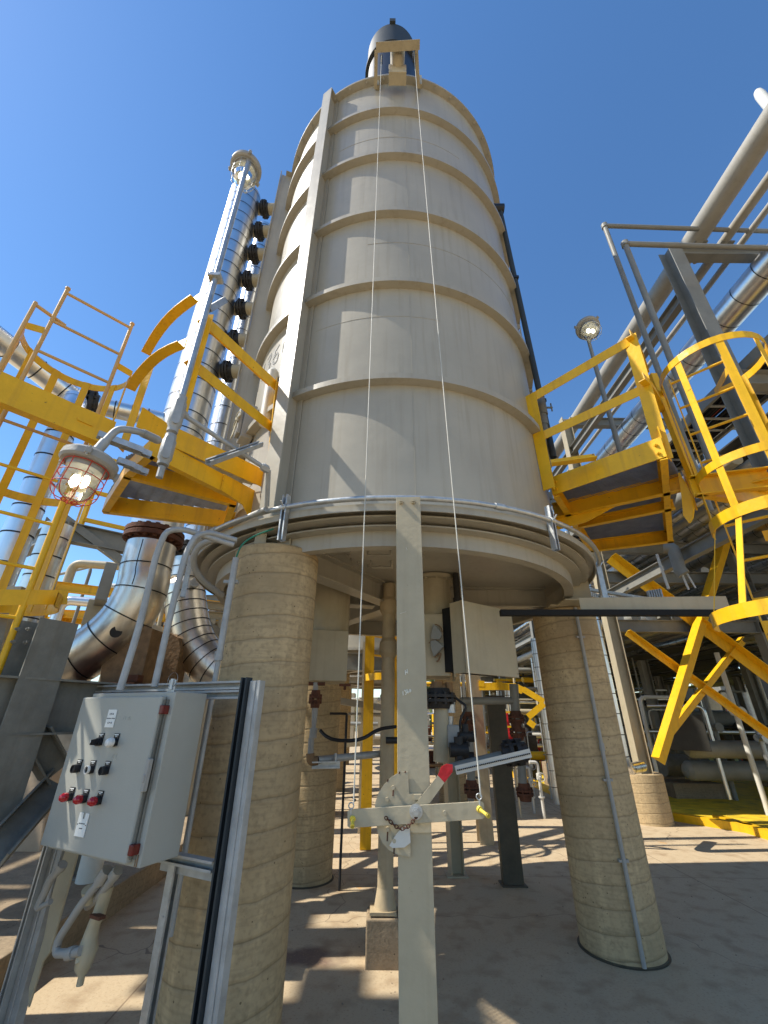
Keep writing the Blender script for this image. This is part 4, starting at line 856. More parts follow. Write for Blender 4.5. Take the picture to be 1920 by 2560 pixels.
# name tags
def tagp(cx, cy, w_, h, lines, notch=False):
    c = ondoor(cx, cy, 0); m = MB()
    pts = [(-w_ / 2, -h / 2), (w_ / 2, -h / 2), (w_ / 2, h / 2)] + ([(.010, h / 2), (.007, h / 2 - .022), (-.005, h / 2 - .022), (-.008, h / 2)] if notch else []) + [(-w_ / 2, h / 2)]
    m.plate([c + U * a + Z * b + NN * .001 for a, b in pts], NN * .003); o = m.build('name_tag', 'tagwhite', door)
    for s in (-1, 1): m = MB(); p = c + U * s * (w_ / 2 - .005) + NN * .0045; m.cyl(p - NN * .001, p + NN * .001, .0022, n=10); m.build('screw', 'flange', o)
    for t, yy, sz in lines: word('lettering', t, sz, c + Z * yy + NN * .0045, U, Z, 'inkblack', o)
tagp(*c8(738, 465), .066, .080, (('LOCAL', .020, .011), ('CONTROL PANEL', 0, .0065), ('LCP-1B', -.020, .011)))
tagp(*c9(790, 1155), .070, .088, (('FAN CONTROLS', .004, .006), ('SEE NOTE', -.014, .0055)), True)
# faint scribbles
def scr(x, y, polys, sx, nm='marker_scribble'):
    o = ondoor(x, y, 0) + NN * .0008; m = MB()
    for p_ in polys: m.tube([o + U * a * sx + Z * b * sx for a, b in p_], .0007, n=5)
    return m
m = scr(*c8(740, 1330), [[(0, 1), (.3, 0)], [(.5, 1.2), (.2, 0)], [(-.1, .3), (.7, .45)], [(-.05, .7), (.7, .85)], [(.9, 1.2), (1.5, 1.4), (1.1, .85), (1.5, .6), (1.3, .05), (.8, .1)]], .021); m.build('marker_scribble', 'scribble', door)
m = scr(*c8(980, 500), [[(0, 1), (0, 0), (.5, 0)], [(.9, 1), (.9, 0), (1.3, 0)], [(1.6, .5), (1.9, .5)], [(2.2, 1), (2.2, 0)], [(2.7, 1), (2.7, 0)], [(2.2, .5), (2.7, .5)], [(3.6, .9), (3.2, .9), (3.1, .2), (3.5, 0)]], .016); m.build('marker_scribble', 'scribble', door)
m = MB(); bx(m, -1.919, -1.914, 1.512, 1.530, 1.06, 1.67); bx(m, -1.906, -1.903, 1.520, 1.5315, 1.06, 1.67); m.build('gasket_rail', 'weathered', cp)
m = MB(); bx(m, -1.918, -1.898, 1.488, 1.510, 1.30, 1.425); bx(m, -1.914, -1.902, 1.482, 1.489, 1.335, 1.365); m.build('latch', 'lampgrey', cp, bevel=.003)
for z in (1.095, 1.625):
    m = MB(); bx(m, -1.919, -1.893, 1.496, 1.534, z - .019, z + .019); m.build('hinge_cap', 'redcap', cp, bevel=.004)
m = MB(); bx(m, -1.894, -1.889, 1.529, 1.531, 1.035, 1.075); bx(m, -1.905, -1.901, 1.5295, 1.5315, 1.035, 1.06); m.build('rust_run', 'rustlite', cp)
m = MB(); bx(m, -2.02, -1.97, 1.60, 1.603, 1.70, 1.765); m.lathe([(.035, 0), (.035, .004)], PP(-1.995, 1.60, 1.765), NN, 20); q = PP(-1.995, 1.6, 1.72); m.cyl(q, q + Z * .05, .012, n=6, smooth=False); m.build('lifting_lug', 'galv', cp)
# frame of slotted strut
fr = thing('panel_stand', PP(-2.0, 1.79, 0), 'galvanised strut frame holding up the grey control panel in front of the nearest pillar', 'frame')
m = MB()
for z in (1.745, 1.70): m.strut(PP(-2.93, 1.80, z), PP(-1.69, 1.80, z), .041, .041, up=NN)
m.build('top_rail', 'galvdull', fr)
m = MB(); m.strut(PP(-1.668, 1.80, 0), PP(-1.668, 1.80, 1.78), .041, .041, up=NN); m.build('post', 'stackcap', fr); m = MB(); m.box(PP(-1.610, 1.80, .882), (.068, .041, 1.765), U, NN, Z); m.box(PP(-1.610, 1.777, .882), (.022, .006, 1.762), U, NN, Z); m.build('post', 'galvdull', fr, bevel=.003)  # inner strut near black: shade inside the channel put into its colour
m = MB(); m.strut(PP(-2.06, 1.80, 1.005), PP(-1.70, 1.80, 1.005), .041, .041, up=NN); m.strut(PP(-2.06, 1.80, .965), PP(-1.70, 1.80, .965), .041, .041, up=-NN); m.build('lower_rail', 'galvdull', fr)
m = MB(); m.strut(PP(-1.985, 1.80, 0), PP(-1.985, 1.80, .99), .041, .041, up=U); bolt(m, PP(-1.96, 1.795, .80), NN, .007, .01); m.build('post', 'galv', fr)
m = MB(); m.strut(PP(-2.89, 1.78, 0), PP(-2.89, 1.78, 1.2), .041, .041, up=NN); m.build('post', 'galvdull', fr); m = MB(); m.box(PP(-2.825, 1.79, .6), (.082, .045, 1.2), U, NN, Z); m.box(PP(-2.83, 1.765, .6), (.014, .006, 1.196), U, NN, Z); m.build('post', 'galvdull', fr, bevel=.003); m = MB(); m.plate([PP(-2.76 + a, 1.775, z) for a, z in ((0, .42), (.035, .36), (.05, .52), (.085, .56), (.10, .9), (.10, 1.1), (0, 1.1), (-.02, .78), (.01, .60))], NN * -.012); m.build('backing_plate', 'tanpaint', fr, bevel=.003)
# conduits from the bottom of the panel
cb = thing('seal_fitting', PP(-2.25, 1.62, .5), 'dusty seal fittings and short bent conduits hanging below the control panel', 'conduit')
c0 = lambda x, y: onp_(x, y)
def onp_(x, y, n_=1.66):
    d = ray(*c3(x, y)); t = abs(n_ / d.dot(NN)); return d * t + Z * EZ
m = MB(); m.tube(bez([onp_(600, 800), onp_(480, 950), onp_(345, 1160), onp_(330, 1240), onp_(430, 1240), onp_(480, 1225)], .05), .017, n=12); m.tube([onp_(690, 770), onp_(590, 900, 1.70), onp_(520, 960, 1.72)], .018)
m.tube([onp_(640, 745), onp_(590, 815)], .026, n=10); m.tube([onp_(405, 1245), onp_(440, 1235)], .024, n=8); m.tube([onp_(700, 748), onp_(668, 790)], .024, n=8); m.build('bent_conduit', 'lampgrey', cb)
m = MB(); m.tube([onp_(640, 840, 1.70), onp_(585, 1010, 1.70), onp_(560, 1060, 1.70), onp_(530, 1160, 1.70), onp_(520, 1220, 1.7), onp_(490, 1330, 1.70), onp_(485, 1375, 1.7), onp_(472, 1430, 1.7)], [.026, .028, .026, .032, .042, .032, .014, .014], n=12); m.tube([onp_(520, 860, 1.66), onp_(530, 930, 1.69)], .026); m.tube([onp_(480, 1200, 1.68), onp_(465, 1300, 1.67)], .014); m.build('seal_body', 'tanpaint', cb)
m = MB(); m.tube([onp_(375, 715), onp_(300, 800), onp_(225, 970)], .018); m.tube([onp_(220, 975), onp_(300, 935)], .012); m.tube([onp_(372, 712), onp_(352, 742)], .024, n=8); m.build('bent_conduit', 'lampgrey', cb)
m = MB(); m.box(onp_(578, 1022, 1.67), (.07, .03, .012), U, NN, Z); m.build('clamp_band', 'rust', cb)
# pair of conduits from panel top up to the ring
for i, (pts, lab) in enumerate((
    ([c2(710, 1150), c2(830, 760), c2(930, 330), c2(985, 205), c2(1080, 195), c2(1385, 290)], 'left of two bent grey conduits rising from the control panel to the vessel ring'),
    ([c2(915, 1130), c2(1010, 700), c2(1100, 340), c2(1160, 235), c2(1240, 215), c2(1400, 262)], 'right of two bent grey conduits rising from the control panel to the vessel ring'))):
    ds = (2.62, 2.63, 2.64, 2.64, 2.65, 2.68); m = MB(); m.tube(bez([ond(*p, q) for p, q in zip(pts, ds)], .14, 8), .0175, n=14)
    m.build('bent_conduit', 'galvdull', label=lab, cat='conduit', group='bent conduits above the control panel')
m = MB(); J = az(-52, 2.05, 2.88); lb(m, az(-47, 2.04, 2.885), az(-55, 2.06, 2.88), .022, 1.5); m.tube([az(-51, 2.05, 2.90), ond(*c1(1578, 1500), 2.72)], .02); m.tube([az(-43, 2.035, 2.885), az(-47, 2.04, 2.885)], .028); m.build('conduit_junction', 'galvdull', label='grey conduit junction body where the riser meets the vessel ring', cat='conduit')
m = MB(); m.tube(smooth([ond(*c2(1400, 262), 2.9), ond(*c2(1200, 260), 3.0), ond(*c2(1130, 380), 3.1), ond(*c2(1190, 500), 3.2), ond(*c2(1320, 590), 3.3)], 3), .022, n=12); m.build('flexible_conduit', 'lampgrey', label='pale flexible conduit looping left of the nearest pillar top', cat='conduit')
# ================================================================ GREY STEEL AT THE LEFT, PLINTHS
gs = []
def beam(name, p, q, h, b, mt, label, cat='beam', up=Z, t=.011, group=None, fn='ibeam', bevel=0):
    m = MB(); getattr(m, fn)(V(p), V(q), h, b, t, up=up); return m.build(name, mt, label=label, cat=cat, group=group, bevel=bevel)
Dg = 3.25
cb_ = ond(75, 1700, Dg); cdir = U
beam('steel_column', (cb_.x, cb_.y, 0), (cb_.x, cb_.y, ond(100, 1553, Dg).z), .21, .21, 'weathered', 'weathered grey steel column at the left edge, rising beside the control panel', 'column', up=U)
a, b = ond(-60, 1762, Dg - .1), ond(330, 1766, Dg + .25); zc = (a.z + b.z) / 2
beam('steel_beam', (a.x, a.y, a.z), (b.x, b.y, a.z + .0), .285, .16, 'weathered', 'weathered grey steel beam running level from the left edge to the back of the control panel')
a, b = ond(*c3(200, -60), Dg), ond(*c3(330, 170), Dg + .12); beam('steel_brace', a, b, .13, .13, 'weathered', 'short grey steel brace dropping right from the weathered beam', 'brace', up=NN)
a, b = ond(*c3(335, 235), Dg + .12), ond(*c3(-80, 690), Dg - .3); beam('steel_brace', a, b, .13, .13, 'weathered', 'long grey steel brace slanting down to the left edge below the beam', 'brace', up=NN)
m = MB(); a = ond(*c2(20, 840), Dg + .1); b = ond(*c2(-200, 840), Dg + .1); m.bar(a, b, .02, .28)
for x, y in ((115, 790), (180, 790), (90, 865), (165, 870)): bolt(m, ond(*c2(x, y), Dg - .02), NN, .012, .012)
m.build('bolted_plate', 'weathered', label='bolted grey end plate on the column at the left edge', cat='plate')
m = MB(); m.box((-4.2, 4.6, .10), (3.64, 6.6, .24)); m.build('concrete_plinth', 'plinth', label='low brown concrete plinth behind the control panel legs', cat='plinth', bevel=.01)
m = MB(); q = V((-2.95, 5.1, .28)); m.box(q + Z * -.05, (.3, .22, .015)); m.box(q + Z * .1, (.02, .2, .28)); m.box(q + Z * .1, (.2, .02, .28)); m.build('pipe_shoe', 'weathered', label='small steel pipe foot standing on the low plinth under the panel corner', cat='pipe support')
for (x, y, w_, h, lab) in ((-4.6, 6.4, .8, 1.15, 'sunlit tan concrete pedestal seen through the steel left of the control panel'),):
    m = MB(); m.hexa([(x - w_, y - .5, .2), (x + w_, y - .5, .2), (x + w_, y + .5, .2), (x - w_, y + .5, .2), (x - w_ * .6, y - .3, h), (x + w_ * .6, y - .3, h), (x + w_ * .6, y + .3, h), (x - w_ * .6, y + .3, h)]); m.build('pedestal', 'pinkconc', label=lab, cat='pedestal', bevel=.02)
# steel and rails far left behind the cage
def farbox(name, x0, y0, x1, y1, D, dep, mt, label, cat, cx=c2, group=None, par=None):
    a = ond(*cx(x0, y1), D); b = ond(*cx(x1, y0), D); mid = (a + b) / 2; u_ = V((b.x - a.x, b.y - a.y, 0)); wd_ = u_.length; u_.normalize(); n_ = V((-u_.y, u_.x, 0))
    m = MB(); m.box(V((mid.x, mid.y, mid.z)) + n_ * dep / 2, (wd_, dep, abs(b.z - a.z)), u_, n_, Z); return m.build(name, mt, par, label=label, cat=cat, group=group, bevel=.01)
a = ond(*c2(275, 400), 6.5); beam('steel_column', (a.x, a.y, 0), (a.x, a.y, ond(*c2(345, 150), 6.5).z), .26, .26, 'greypaint', 'dark grey steel column behind the left ladder cage', 'column', up=(1, .3, 0))
z0 = ond(*c2(345, 150), 6.5).z
for i, (dx, dy) in enumerate(((4.2, 3.2), (-3, 2))):
    beam('steel_beam', (a.x, a.y, z0 - .12), (a.x + dx, a.y + dy, z0 - .12), .25, .15, 'greypaint', ('grey beam running right from the dark column toward the big elbows', 'grey beam running left from the dark column behind the cage')[i])
fa = ond(*c2(520, 100), 7); 
yr = thing('yellow_railing', (a.x + 1, a.y + .8, z0), 'distant yellow handrail on the grey steel deck between cage and elbows', 'railing')
d_ = V((4.2, 3.2, 0)).normalized(); base = V((a.x, a.y, z0 + .02))
for k in range(5): m = MB(); q = base + d_ * (.2 + 1.2 * k); m.bar(q, q + Z * 1.07, .05, .05); m.build('post', 'yellow', yr)
for h in (.5, 1.05, .08): m = MB(); m.bar(base + d_ * .2 + Z * h, base + d_ * 5 + Z * h, .045, .05); m.build('rail', 'yellow', yr)
m = MB(); m.ibeam(V((a.x + 2.2, a.y + 1.7, 0)), V((a.x + 2.2, a.y + 1.7, z0 - .25)), .2, .2); q = V((a.x + 2.2, a.y + 1.7, 0)); m.build('steel_column', 'greypaint', label='second grey column under the distant yellow handrail', cat='column')
m = MB(); m.bar(q + Z * 2.4, V((a.x, a.y, 3.9)), .1, .1); m.bar(q + Z * 2.0, q + V((2.4, 1.9, 1.7)), .1, .1); m.build('cross_brace', 'greypaint', label='grey diagonal braces in front of the sky left of the big elbow', cat='brace')
farbox('duct_casing', 560, 400, 700, 610, 6.2, 1.0, 'greypaint', 'grey steel casing behind the left big elbow', 'casing')
farbox('tan_casing', 480, 625, 660, 760, 6.6, 1.2, 'tanpaint', 'tan ribbed casing glimpsed above the left big elbow', 'casing')
tn = thing('tan_lattice', ond(*c2(1240, 900), 8.0) * 1.0, 'tan steel lattice with blue sky behind, left of the nearest pillar', 'frame')
for x in (1190, 1235, 1300): m = MB(); q = ond(*c2(x, 900), 8.5); m.ibeam(V((q.x, q.y, 0)), V((q.x, q.y, 3.2)), .16, .14); m.build('post', 'tanpaint', tn)
for y in (640, 700, 830): m = MB(); p, q = ond(*c2(1150, y), 8.5), ond(*c2(1420, y), 8.5); m.ibeam(p, V((q.x, q.y, p.z)), .14, .1); m.build('cross_beam', 'tanpaint', tn)
for i in range(5):
    m = MB(); q = ond(*c2(1265, 880 + i * 55), 8.3); m.cyl(q, q + V((1.4, .3, 0)), .07, n=16); m.build('tube', 'flange', tn)

# ================================================================ BURNERS AND PIPING UNDER THE FLOOR
br = thing('burner_box', ond(835, 1640, 4.1), 'plain tan burner windbox hanging just right of the nearest pillar', 'burner', 'burners under the vessel floor')
a, b = ond(752, 1640, 4.0), ond(869, 1640, 4.0); zt, zb_ = ond(869, 1577, 4.0).z, ond(869, 1703, 4.0).z
mid = (a + b) / 2; u_ = V((b.x - a.x, b.y - a.y, 0)).normalized(); n_ = V((-u_.y, u_.x, 0)); wd_ = (b - a).length
m = MB(); m.box(V((mid.x, mid.y, (zt + zb_) / 2)) + n_ * .22, (wd_, .44, zt - zb_), u_, n_, Z); m.build('windbox', 'tanpaint', br, bevel=.004)
m = MB(); q = mid + n_ * .22 + u_ * .03; m.cyl(V((q.x, q.y, zt)), V((q.x, q.y, 2.835)), .19, n=36); m.build('throat', 'tanpaint', br)
m = MB(); q = ond(*cm(385, 385), 4.0); m.cyl(q, q - Z * .04, .012); m.box(q, (.1, .02, .02)); m.build('drain', 'rust', br)
# fuel train below it
ft = thing('fuel_valve', ond(*cm(210, 560), 4.0), 'rust-marked small valve assembly hanging below the plain windbox', 'valve')
def px(x, y, D=4.0): return ond(*cm(x, y), D)
m = MB(); m.tube([px(212, 370), px(210, 440)], .022); m.tube([px(210, 490), px(200, 640)], [.03, .018]); m.tube([px(200, 640), px(195, 700)], .032); m.tube([px(186, 700), px(180, 800)], .024); m.build('body', 'lampgrey', ft)
m = MB(); flange(m, px(210, 468), Z, .055, .014, 6); m.cyl(px(212, 378) - V((.08, 0, 0)), px(212, 378) + V((.08, 0, 0)), .015, n=8); m.build('pipe_flange', 'rust', ft)
m = MB(); m.tube(bez([px(180, 790), px(182, 840), px(225, 832)], .05), .034); m.build('elbow', 'rustlite', ft)
m = MB(); m.tube([px(225, 830), px(640, 788, 4.3)], .028); m.build('gas_line', 'galvdull', label='level grey gas line from the rusty elbow to the tan pipe', cat='pipe')
m = MB(); m.strut(px(190, 858), px(355, 855), .05, .04, up=(0, -1, 0)); m.tube([px(330, 790), px(330, 850)], .01); m.build('pipe_bracket', 'galv', label='small strut bracket under the level gas line', cat='bracket')
m = MB(); m.tube(smooth([px(240, 655, 3.95), px(270, 690, 3.9), px(330, 715, 3.85), px(480, 715, 3.8), px(580, 645, 3.9), px(685, 632, 4.05)], 3), .014, n=10); m.build('black_hose', 'black', label='black flexible hose sagging between the small valve and the tan pipe', cat='hose')
# tan centre pipe on a block
tp = thing('tan_pipe', V((.02, 4.2, 0)), 'rusty tan vertical pipe just left of the chalked post, on a small concrete block', 'pipe')
m = MB(); m.tube([V((.035, 4.2, .30)), V((.06, 4.2, 2.83))], .062, n=20); m.build('shaft', 'pipetan', tp)
for z in (2.20, 2.60): m = MB(); m.lathe([(.062, -.09), (.085, -.05), (.088, 0), (.085, .05), (.062, .09)], (.055, 4.2, z), n=24); m.build('coupling', 'pipetan', tp)
m = MB(); m.cyl((.035, 4.2, .30), (.035, 4.2, .42), .085, .062, n=20); m.box((.02, 4.2, .29), (.2, .2, .02)); m.build('pipe_boot', 'pipetan', tp)
m = MB(); m.box((.02, 4.2, .13), (.25, .25, .28)); m.build('block', 'plinth', tp, bevel=.01)
m = MB(); q = ond(*cm(662, 713), 4.08); m.cyl(q - V((.05, 0, 0)), q + V((.05, 0, 0)), .026, n=16); m.cyl(q + V((.04, 0, 0)), q + V((.09, 0, 0)), .018); m.build('cap', 'flange', tp)
# right burner: cylinder, box and louvred shroud
bl = thing('burner_box', ond(1180, 1600, 3.3), 'burner box with large pale side shroud and dark slot, right of the chalked post', 'burner', 'burners under the vessel floor')
zt = 2.50; K1 = onz(1153, 1500, zt); K2 = onz(1278, 1528, zt); zb_ = ond(1169, 1682, hd(K1)).z; ud = (K2 - K1).normalized(); nd = V((-ud.y, ud.x, 0))
if nd.y < 0: nd = -nd
zz = (zt + zb_) / 2; hh = zt - zb_
m = MB(); m.box(V(((K1.x + K2.x) / 2, (K1.y + K2.y) / 2, zz)) + nd * .012, ((K2 - K1).length, .024, hh), ud, nd, Z)
m.box(V((K1.x, K1.y, zz)) + nd * .07 + ud * .006, (.012, .14, hh - .004), ud, nd, Z); m.box(V((K2.x, K2.y, zz)) + nd * .07 - ud * .006, (.012, .14, hh - .004), ud, nd, Z)
for q, z in ((K1, zt - .02), (K2, zt - .02), (K1, zb_ + .03), (K2, zb_ + .03)):
    s_d = ud if q is K1 else -ud; bolt(m, V((q.x, q.y, z)) + s_d * .02, -nd, .006, .006)
m.build('shroud', 'tanpaint', bl, bevel=.003)
mid = V(((K1.x + K2.x) / 2, (K1.y + K2.y) / 2, zz)); m = MB(); m.box(mid + nd * .22, ((K2 - K1).length * .9, .10, hh * .92), ud, nd, Z); m.build('silencer', 'matblack', bl)
D2 = hd(K1) + .22; a, b = ond(1060, 1600, D2), ond(1122, 1600, D2); zt2, zb2 = ond(1119, 1534, D2).z, ond(1119, 1690, D2).z; m = MB(); q = (a + b) / 2
u2 = V((b.x - a.x, b.y - a.y, 0)).normalized(); n2 = V((-u2.y, u2.x, 0)); m.box(V((q.x, q.y, (zt2 + zb2) / 2)) - u2 * .05 + n2 * .2, ((b - a).length + .1, .4, zt2 - zb2), u2, n2, Z); m.build('windbox', 'tanpaint', bl, bevel=.004)
m = MB(); e_ = b + u2 * .035; m.box(V((e_.x, e_.y, (zt2 + zb2) / 2 + .02)) + n2 * .2, (.02, .46, zt2 - zb2 + .06), u2, n2, Z); m.build('flange_strip', 'tanpaint', bl)
for k in range(3): m = MB(); q = ond(1123 + k * 1.5, 1560 + k * 40, D2 - .02); bolt(m, q, -n2, .006, .006); m.build('bolt', 'farwhite', bl)
m = MB(); q = (a + b) / 2 + n2 * .25; m.cyl(V((q.x, q.y, zt2)), V((q.x, q.y, 2.835)), .155, n=40); m.cyl(V((q.x, q.y, 2.80)), V((q.x, q.y, 2.834)), .22, n=40)
for k in range(12): bolt(m, V((q.x + .195 * math.cos(k * .5236), q.y + .195 * math.sin(k * .5236), 2.80)), -Z, .012, .012)
m.build('throat', 'tanpaint', bl)
m = MB(); q = ond(1142, 1480, D2 + .1); m.cyl(V((q.x, q.y, 2.45)), V((q.x, q.y, 2.835)), .03, n=14); m.cyl(V((q.x, q.y, 2.42)), V((q.x, q.y, 2.6)), .04, n=14); m.build('peep_tube', 'flange', bl)
ins = thing('wrapped_valve', ond(1090, 1620, D2 - .05), 'pair of tied grey fabric-wrapped handles on the burner box beside the post', 'valve')
cc = lambda x, y: (850 + x * .27125, 1380 + y * .27125)
for pts in (((860, 670), (900, 700), (945, 765), (920, 815), (840, 815), (835, 780)), ((830, 830), (880, 815), (960, 875), (895, 945), (865, 975), (838, 900))):
    m = MB(); m.plate([ond(*cc(x, y), D2 - .02) for x, y in pts], -n2 * .05); m.build('wrap', 'greypaint', ins, bevel=.008)
m = MB(); m.tube(smooth([ond(*cc(x, y), D2 - .05) for x, y in ((865, 690), (880, 662), (930, 690), (945, 740))]), .006, n=6); m.tube(smooth([ond(*cc(x, y), D2 - .06) for x, y in ((820, 840), (850, 812), (900, 815))]), .005, n=6); m.tube(smooth([ond(*cc(x, y), D2 - .04) for x, y in ((870, 970), (900, 940), (935, 930), (910, 1000), (890, 1010))]), .008, n=6); m.build('tie_cord', 'rustlite', ins)
# fuel train right of post
fb = thing('fuel_valve', ond(*cm(960, 560), 3.9), 'flanged upright gas pipe with silver fittings below the right burner box', 'valve')
def p4(x, y, D=3.9): return ond(*cm(x, y), D)
m = MB(); m.tube([p4(955, 500), p4(955, 840)], .062, n=20); m.build('riser', 'tanpaint', fb)
m = MB(); flange(m, p4(940, 465), Z, .145, .022, 10); m.build('pipe_flange', 'flange', fb)
m = MB(); m.tube([p4(930, 365), p4(935, 440)], .05); m.tube([p4(890, 400), p4(980, 400)], .03); m.tube([p4(1000, 370), p4(1005, 440)], .03); m.build('cast_body', 'rustlite', fb)
m = MB(); m.tube([p4(1008, 475), p4(1010, 550)], .042, n=16); m.tube([p4(1008, 570), p4(1010, 640)], [.028, .022], n=12); m.build('gauge_fitting', 'galv', fb)
m = MB(); m.box(p4(1025, 690), (.10, .08, .17)); m.tube([p4(1015, 640), p4(1020, 740)], .03); m.build('regulator', 'lampgrey', fb, bevel=.012)
m = MB(); m.tube(smooth([p4(1020, 440), p4(1060, 480), p4(1110, 510), p4(1070, 580), p4(1065, 640), p4(1075, 720)], 2), .010, n=8); m.build('signal_cable', 'black', fb)
m = MB(); m.tube([p4(1070, 480, 4.6), p4(1390, 478, 4.9)], .035, n=14); m.tube([p4(1385, 380, 4.9), p4(1390, 478, 4.9), p4(1400, 590, 4.9)], .045, n=16); m.tube([p4(1415, 590, 4.9), p4(1440, 1000, 4.9)], .04, n=16); gp = m.build('process_pipe', 'greypaint', label='grey gas pipe dropping behind the white shroud to a rusty bottom flange', cat='pipe')
for x, y in ((1400, 585), (1408, 665), (1450, 1020)): m = MB(); flange(m, p4(x, y, 4.9), Z, .078, .016, 6); m.build('pipe_flange', 'rust', gp)
m = MB(); m.tube([p4(1115, 480, 4.8), p4(1135, 1000, 4.8)], .04); gp2 = m.build('process_pipe', 'greypaint', label='thin grey gas pipe with two rusty flanges standing behind the slotted bar', cat='pipe')
for x, y in ((1112, 590), (1118, 668), (1137, 1000)): m = MB(); flange(m, p4(x, y, 4.8), Z, .075, .016, 6); m.build('pipe_flange', 'rust', gp2)
m = MB(); m.tube([p4(990, 880, 3.6), p4(1360, 790, 3.7)], .030, n=14); pp_ = m.build('gas_line', 'greypaint', label='grey gas line running right above the slotted bar', cat='pipe')
m = MB(); flange(m, p4(1385, 785, 3.7), V((1, 0, .1)), .09, .03, 8, .03); m.build('pipe_flange', 'flange', pp_)
m = MB(); a, b = p4(1045, 888, 3.5), p4(1490, 785, 3.62); m.ang(a - Z * .03, b - Z * .03, .03, .004, up=Z, side=-1, b=.055); sb = m.build('slotted_bar', 'farwhite', label='white slotted angle bar sloping up to the right, behind the red pointer tip', cat='bar')
m = MB(); d_ = (b - a)
for k in range(40):
    q = a + d_ * ((k + .7) / 41) + V((0, -.003, -.004)); m.box(q, (.009, .009, .008))
m.build('slots', 'flange', sb)
for x, y, D, s in ((1060, 770, 3.75, .05), (1100, 690, 3.9, .04), (1095, 820, 3.8, .045)):
    m = MB(); q = p4(x, y, D); m.cyl(q - V((.07, 0, 0)), q + V((.07, 0, 0)), s, n=16); m.cyl(q - Z * .07, q + Z * .09, s * .7, n=14); m.tube([q + Z * .09, q + V((.02, -.05, .14))], .008); m.build('small_valve', 'flange', label='dark small valve among the gas fittings right of the post', cat='valve', group='dark gas valves by the post')
# short posts on the slab
q = V((.86, 6.10, 0)); m = MB(); m.ibeam(q, q + Z * 1.35, .15, .15, up=(1, .2, 0)); m.box(q + Z * .006, (.24, .24, .012)); m.build('short_post', 'tanpaint', label='short pale H-section post on the slab right of the chalked post', cat='post')
q = V((1.42, 5.80, 0)); m = MB(); m.prof(q, q + Z * 1.86, [(-.11, -.05), (.11, -.05), (.11, .05), (-.11, .05)], up=(0, 1, 0)); m.box(q + Z * .006, (.27, .2, .012)); m.build('short_post', 'brownpost', label='dark brown box post on the slab left of the right pillar', cat='post', bevel=.004)
q = p4(1170, 700, 7.6); m = MB(); m.ibeam(V((q.x, q.y, 0)), V((q.x, q.y, 2.6)), .22, .2); m.build('steel_column', 'pipetan', label='tan steel column behind the gas pipes left of the dark box post', cat='column')
# yellow ladder in the middle distance
yl = thing('yellow_ladder', (-.1, 7.05, 0), 'tall yellow ladder standing on the slab left of the tan pipe', 'ladder')
for x, y in ((-.21, 7.05), (.24, 7.4)): m = MB(); m.bar((x, y, 0.01), (x, y, 6.5), .15, .05, up=(0, 1, 0)); m.build('stringer', 'yellow', yl)
for k in range(5): m = MB(); m.bar((-.2, 7.05, 2.2 + .3 * k), (.24, 7.4, 2.2 + .3 * k), .03, .03); m.build('rung', 'yellow', yl)
m = MB(); m.arc((.1, 7.0, 0), .36, .37, 2.1, 2.2, -90, 130, 30); m.build('hoop', 'yellow', yl)
for k in (.0, .12): m = MB(); m.bar((.02 + k, 7.3, 2.0), (.02 + k, 7.3, 5.0), .04, .01, up=(0, 1, 0)); m.build('cage_strap', 'yellow', yl)

# black drop pole on right of vessel + bar with cover
m = MB(); T_, B_ = pol(24.9, 3.95, 1.6 + 3.95 * 1.70), pol(25.6, 3.95, 1.6 + 3.95 * .60); m.tube([T_, B_], .032, n=12); gp = m.build('black_pipe', 'stackcap', label='slim black pipe leaning up the right side of the vessel to a round fitting', cat='pipe')
m = MB(); m.cyl(T_ - V((.13, 0, .0)), T_ + V((.05, 0, 0)), .075, n=20); m.box(T_ - V((.16, 0, .05)), (.06, .12, .12)); m.build('end_fitting', 'black', gp)
for f in (.42, .97): m = MB(); q = T_.lerp(B_, f * .86); m.box(q, (.08, .08, .04)); m.build('collar', 'black', gp)
vlv = thing('rod_valve', pol(25.6, 4.3, 4.2), 'cluttered dark valve gear at the foot of the slim black pipe by the platform post', 'valve')
for (x, y, r_, l) in ((305, 1165, .05, .25), (315, 1245, .045, .2), (325, 1310, .04, .2)):
    m = MB(); q = ond(*c4(x, y), 3.9); m.cyl(q, q - Z * l, r_, n=12); m.build('body', 'weathered', vlv)
m = MB(); q = ond(*c4(350, 1230), 4.2); m.tube([q - V((.1, 0, 0)), q + V((.06, 0, 0))], .012); m.tube([q + V((.05, 0, -.05)), q + V((.05, 0, .06))], .008); m.build('handle', 'weathered', vlv)
a, b = ond(1250, 1527, 3.55), ond(1880, 1539, 4.45); b.z = a.z = 2.37
m = MB(); m.bar(a, b, .06, .045); bb_ = m.build('black_bar', 'matblack', label='black horizontal bar running right from the white shroud past the right pillar top', cat='bar')
a, b = ond(1450, 1512, 3.78), ond(1825, 1520, 4.32); m = MB(); m.plate([V((a.x, a.y, 2.392)), V((b.x, b.y, 2.392)), V((b.x, b.y, 2.50)), V((a.x, a.y, 2.50))], V((0, .006, 0))); m.build('cover_plate', 'tanpaint', bb_)

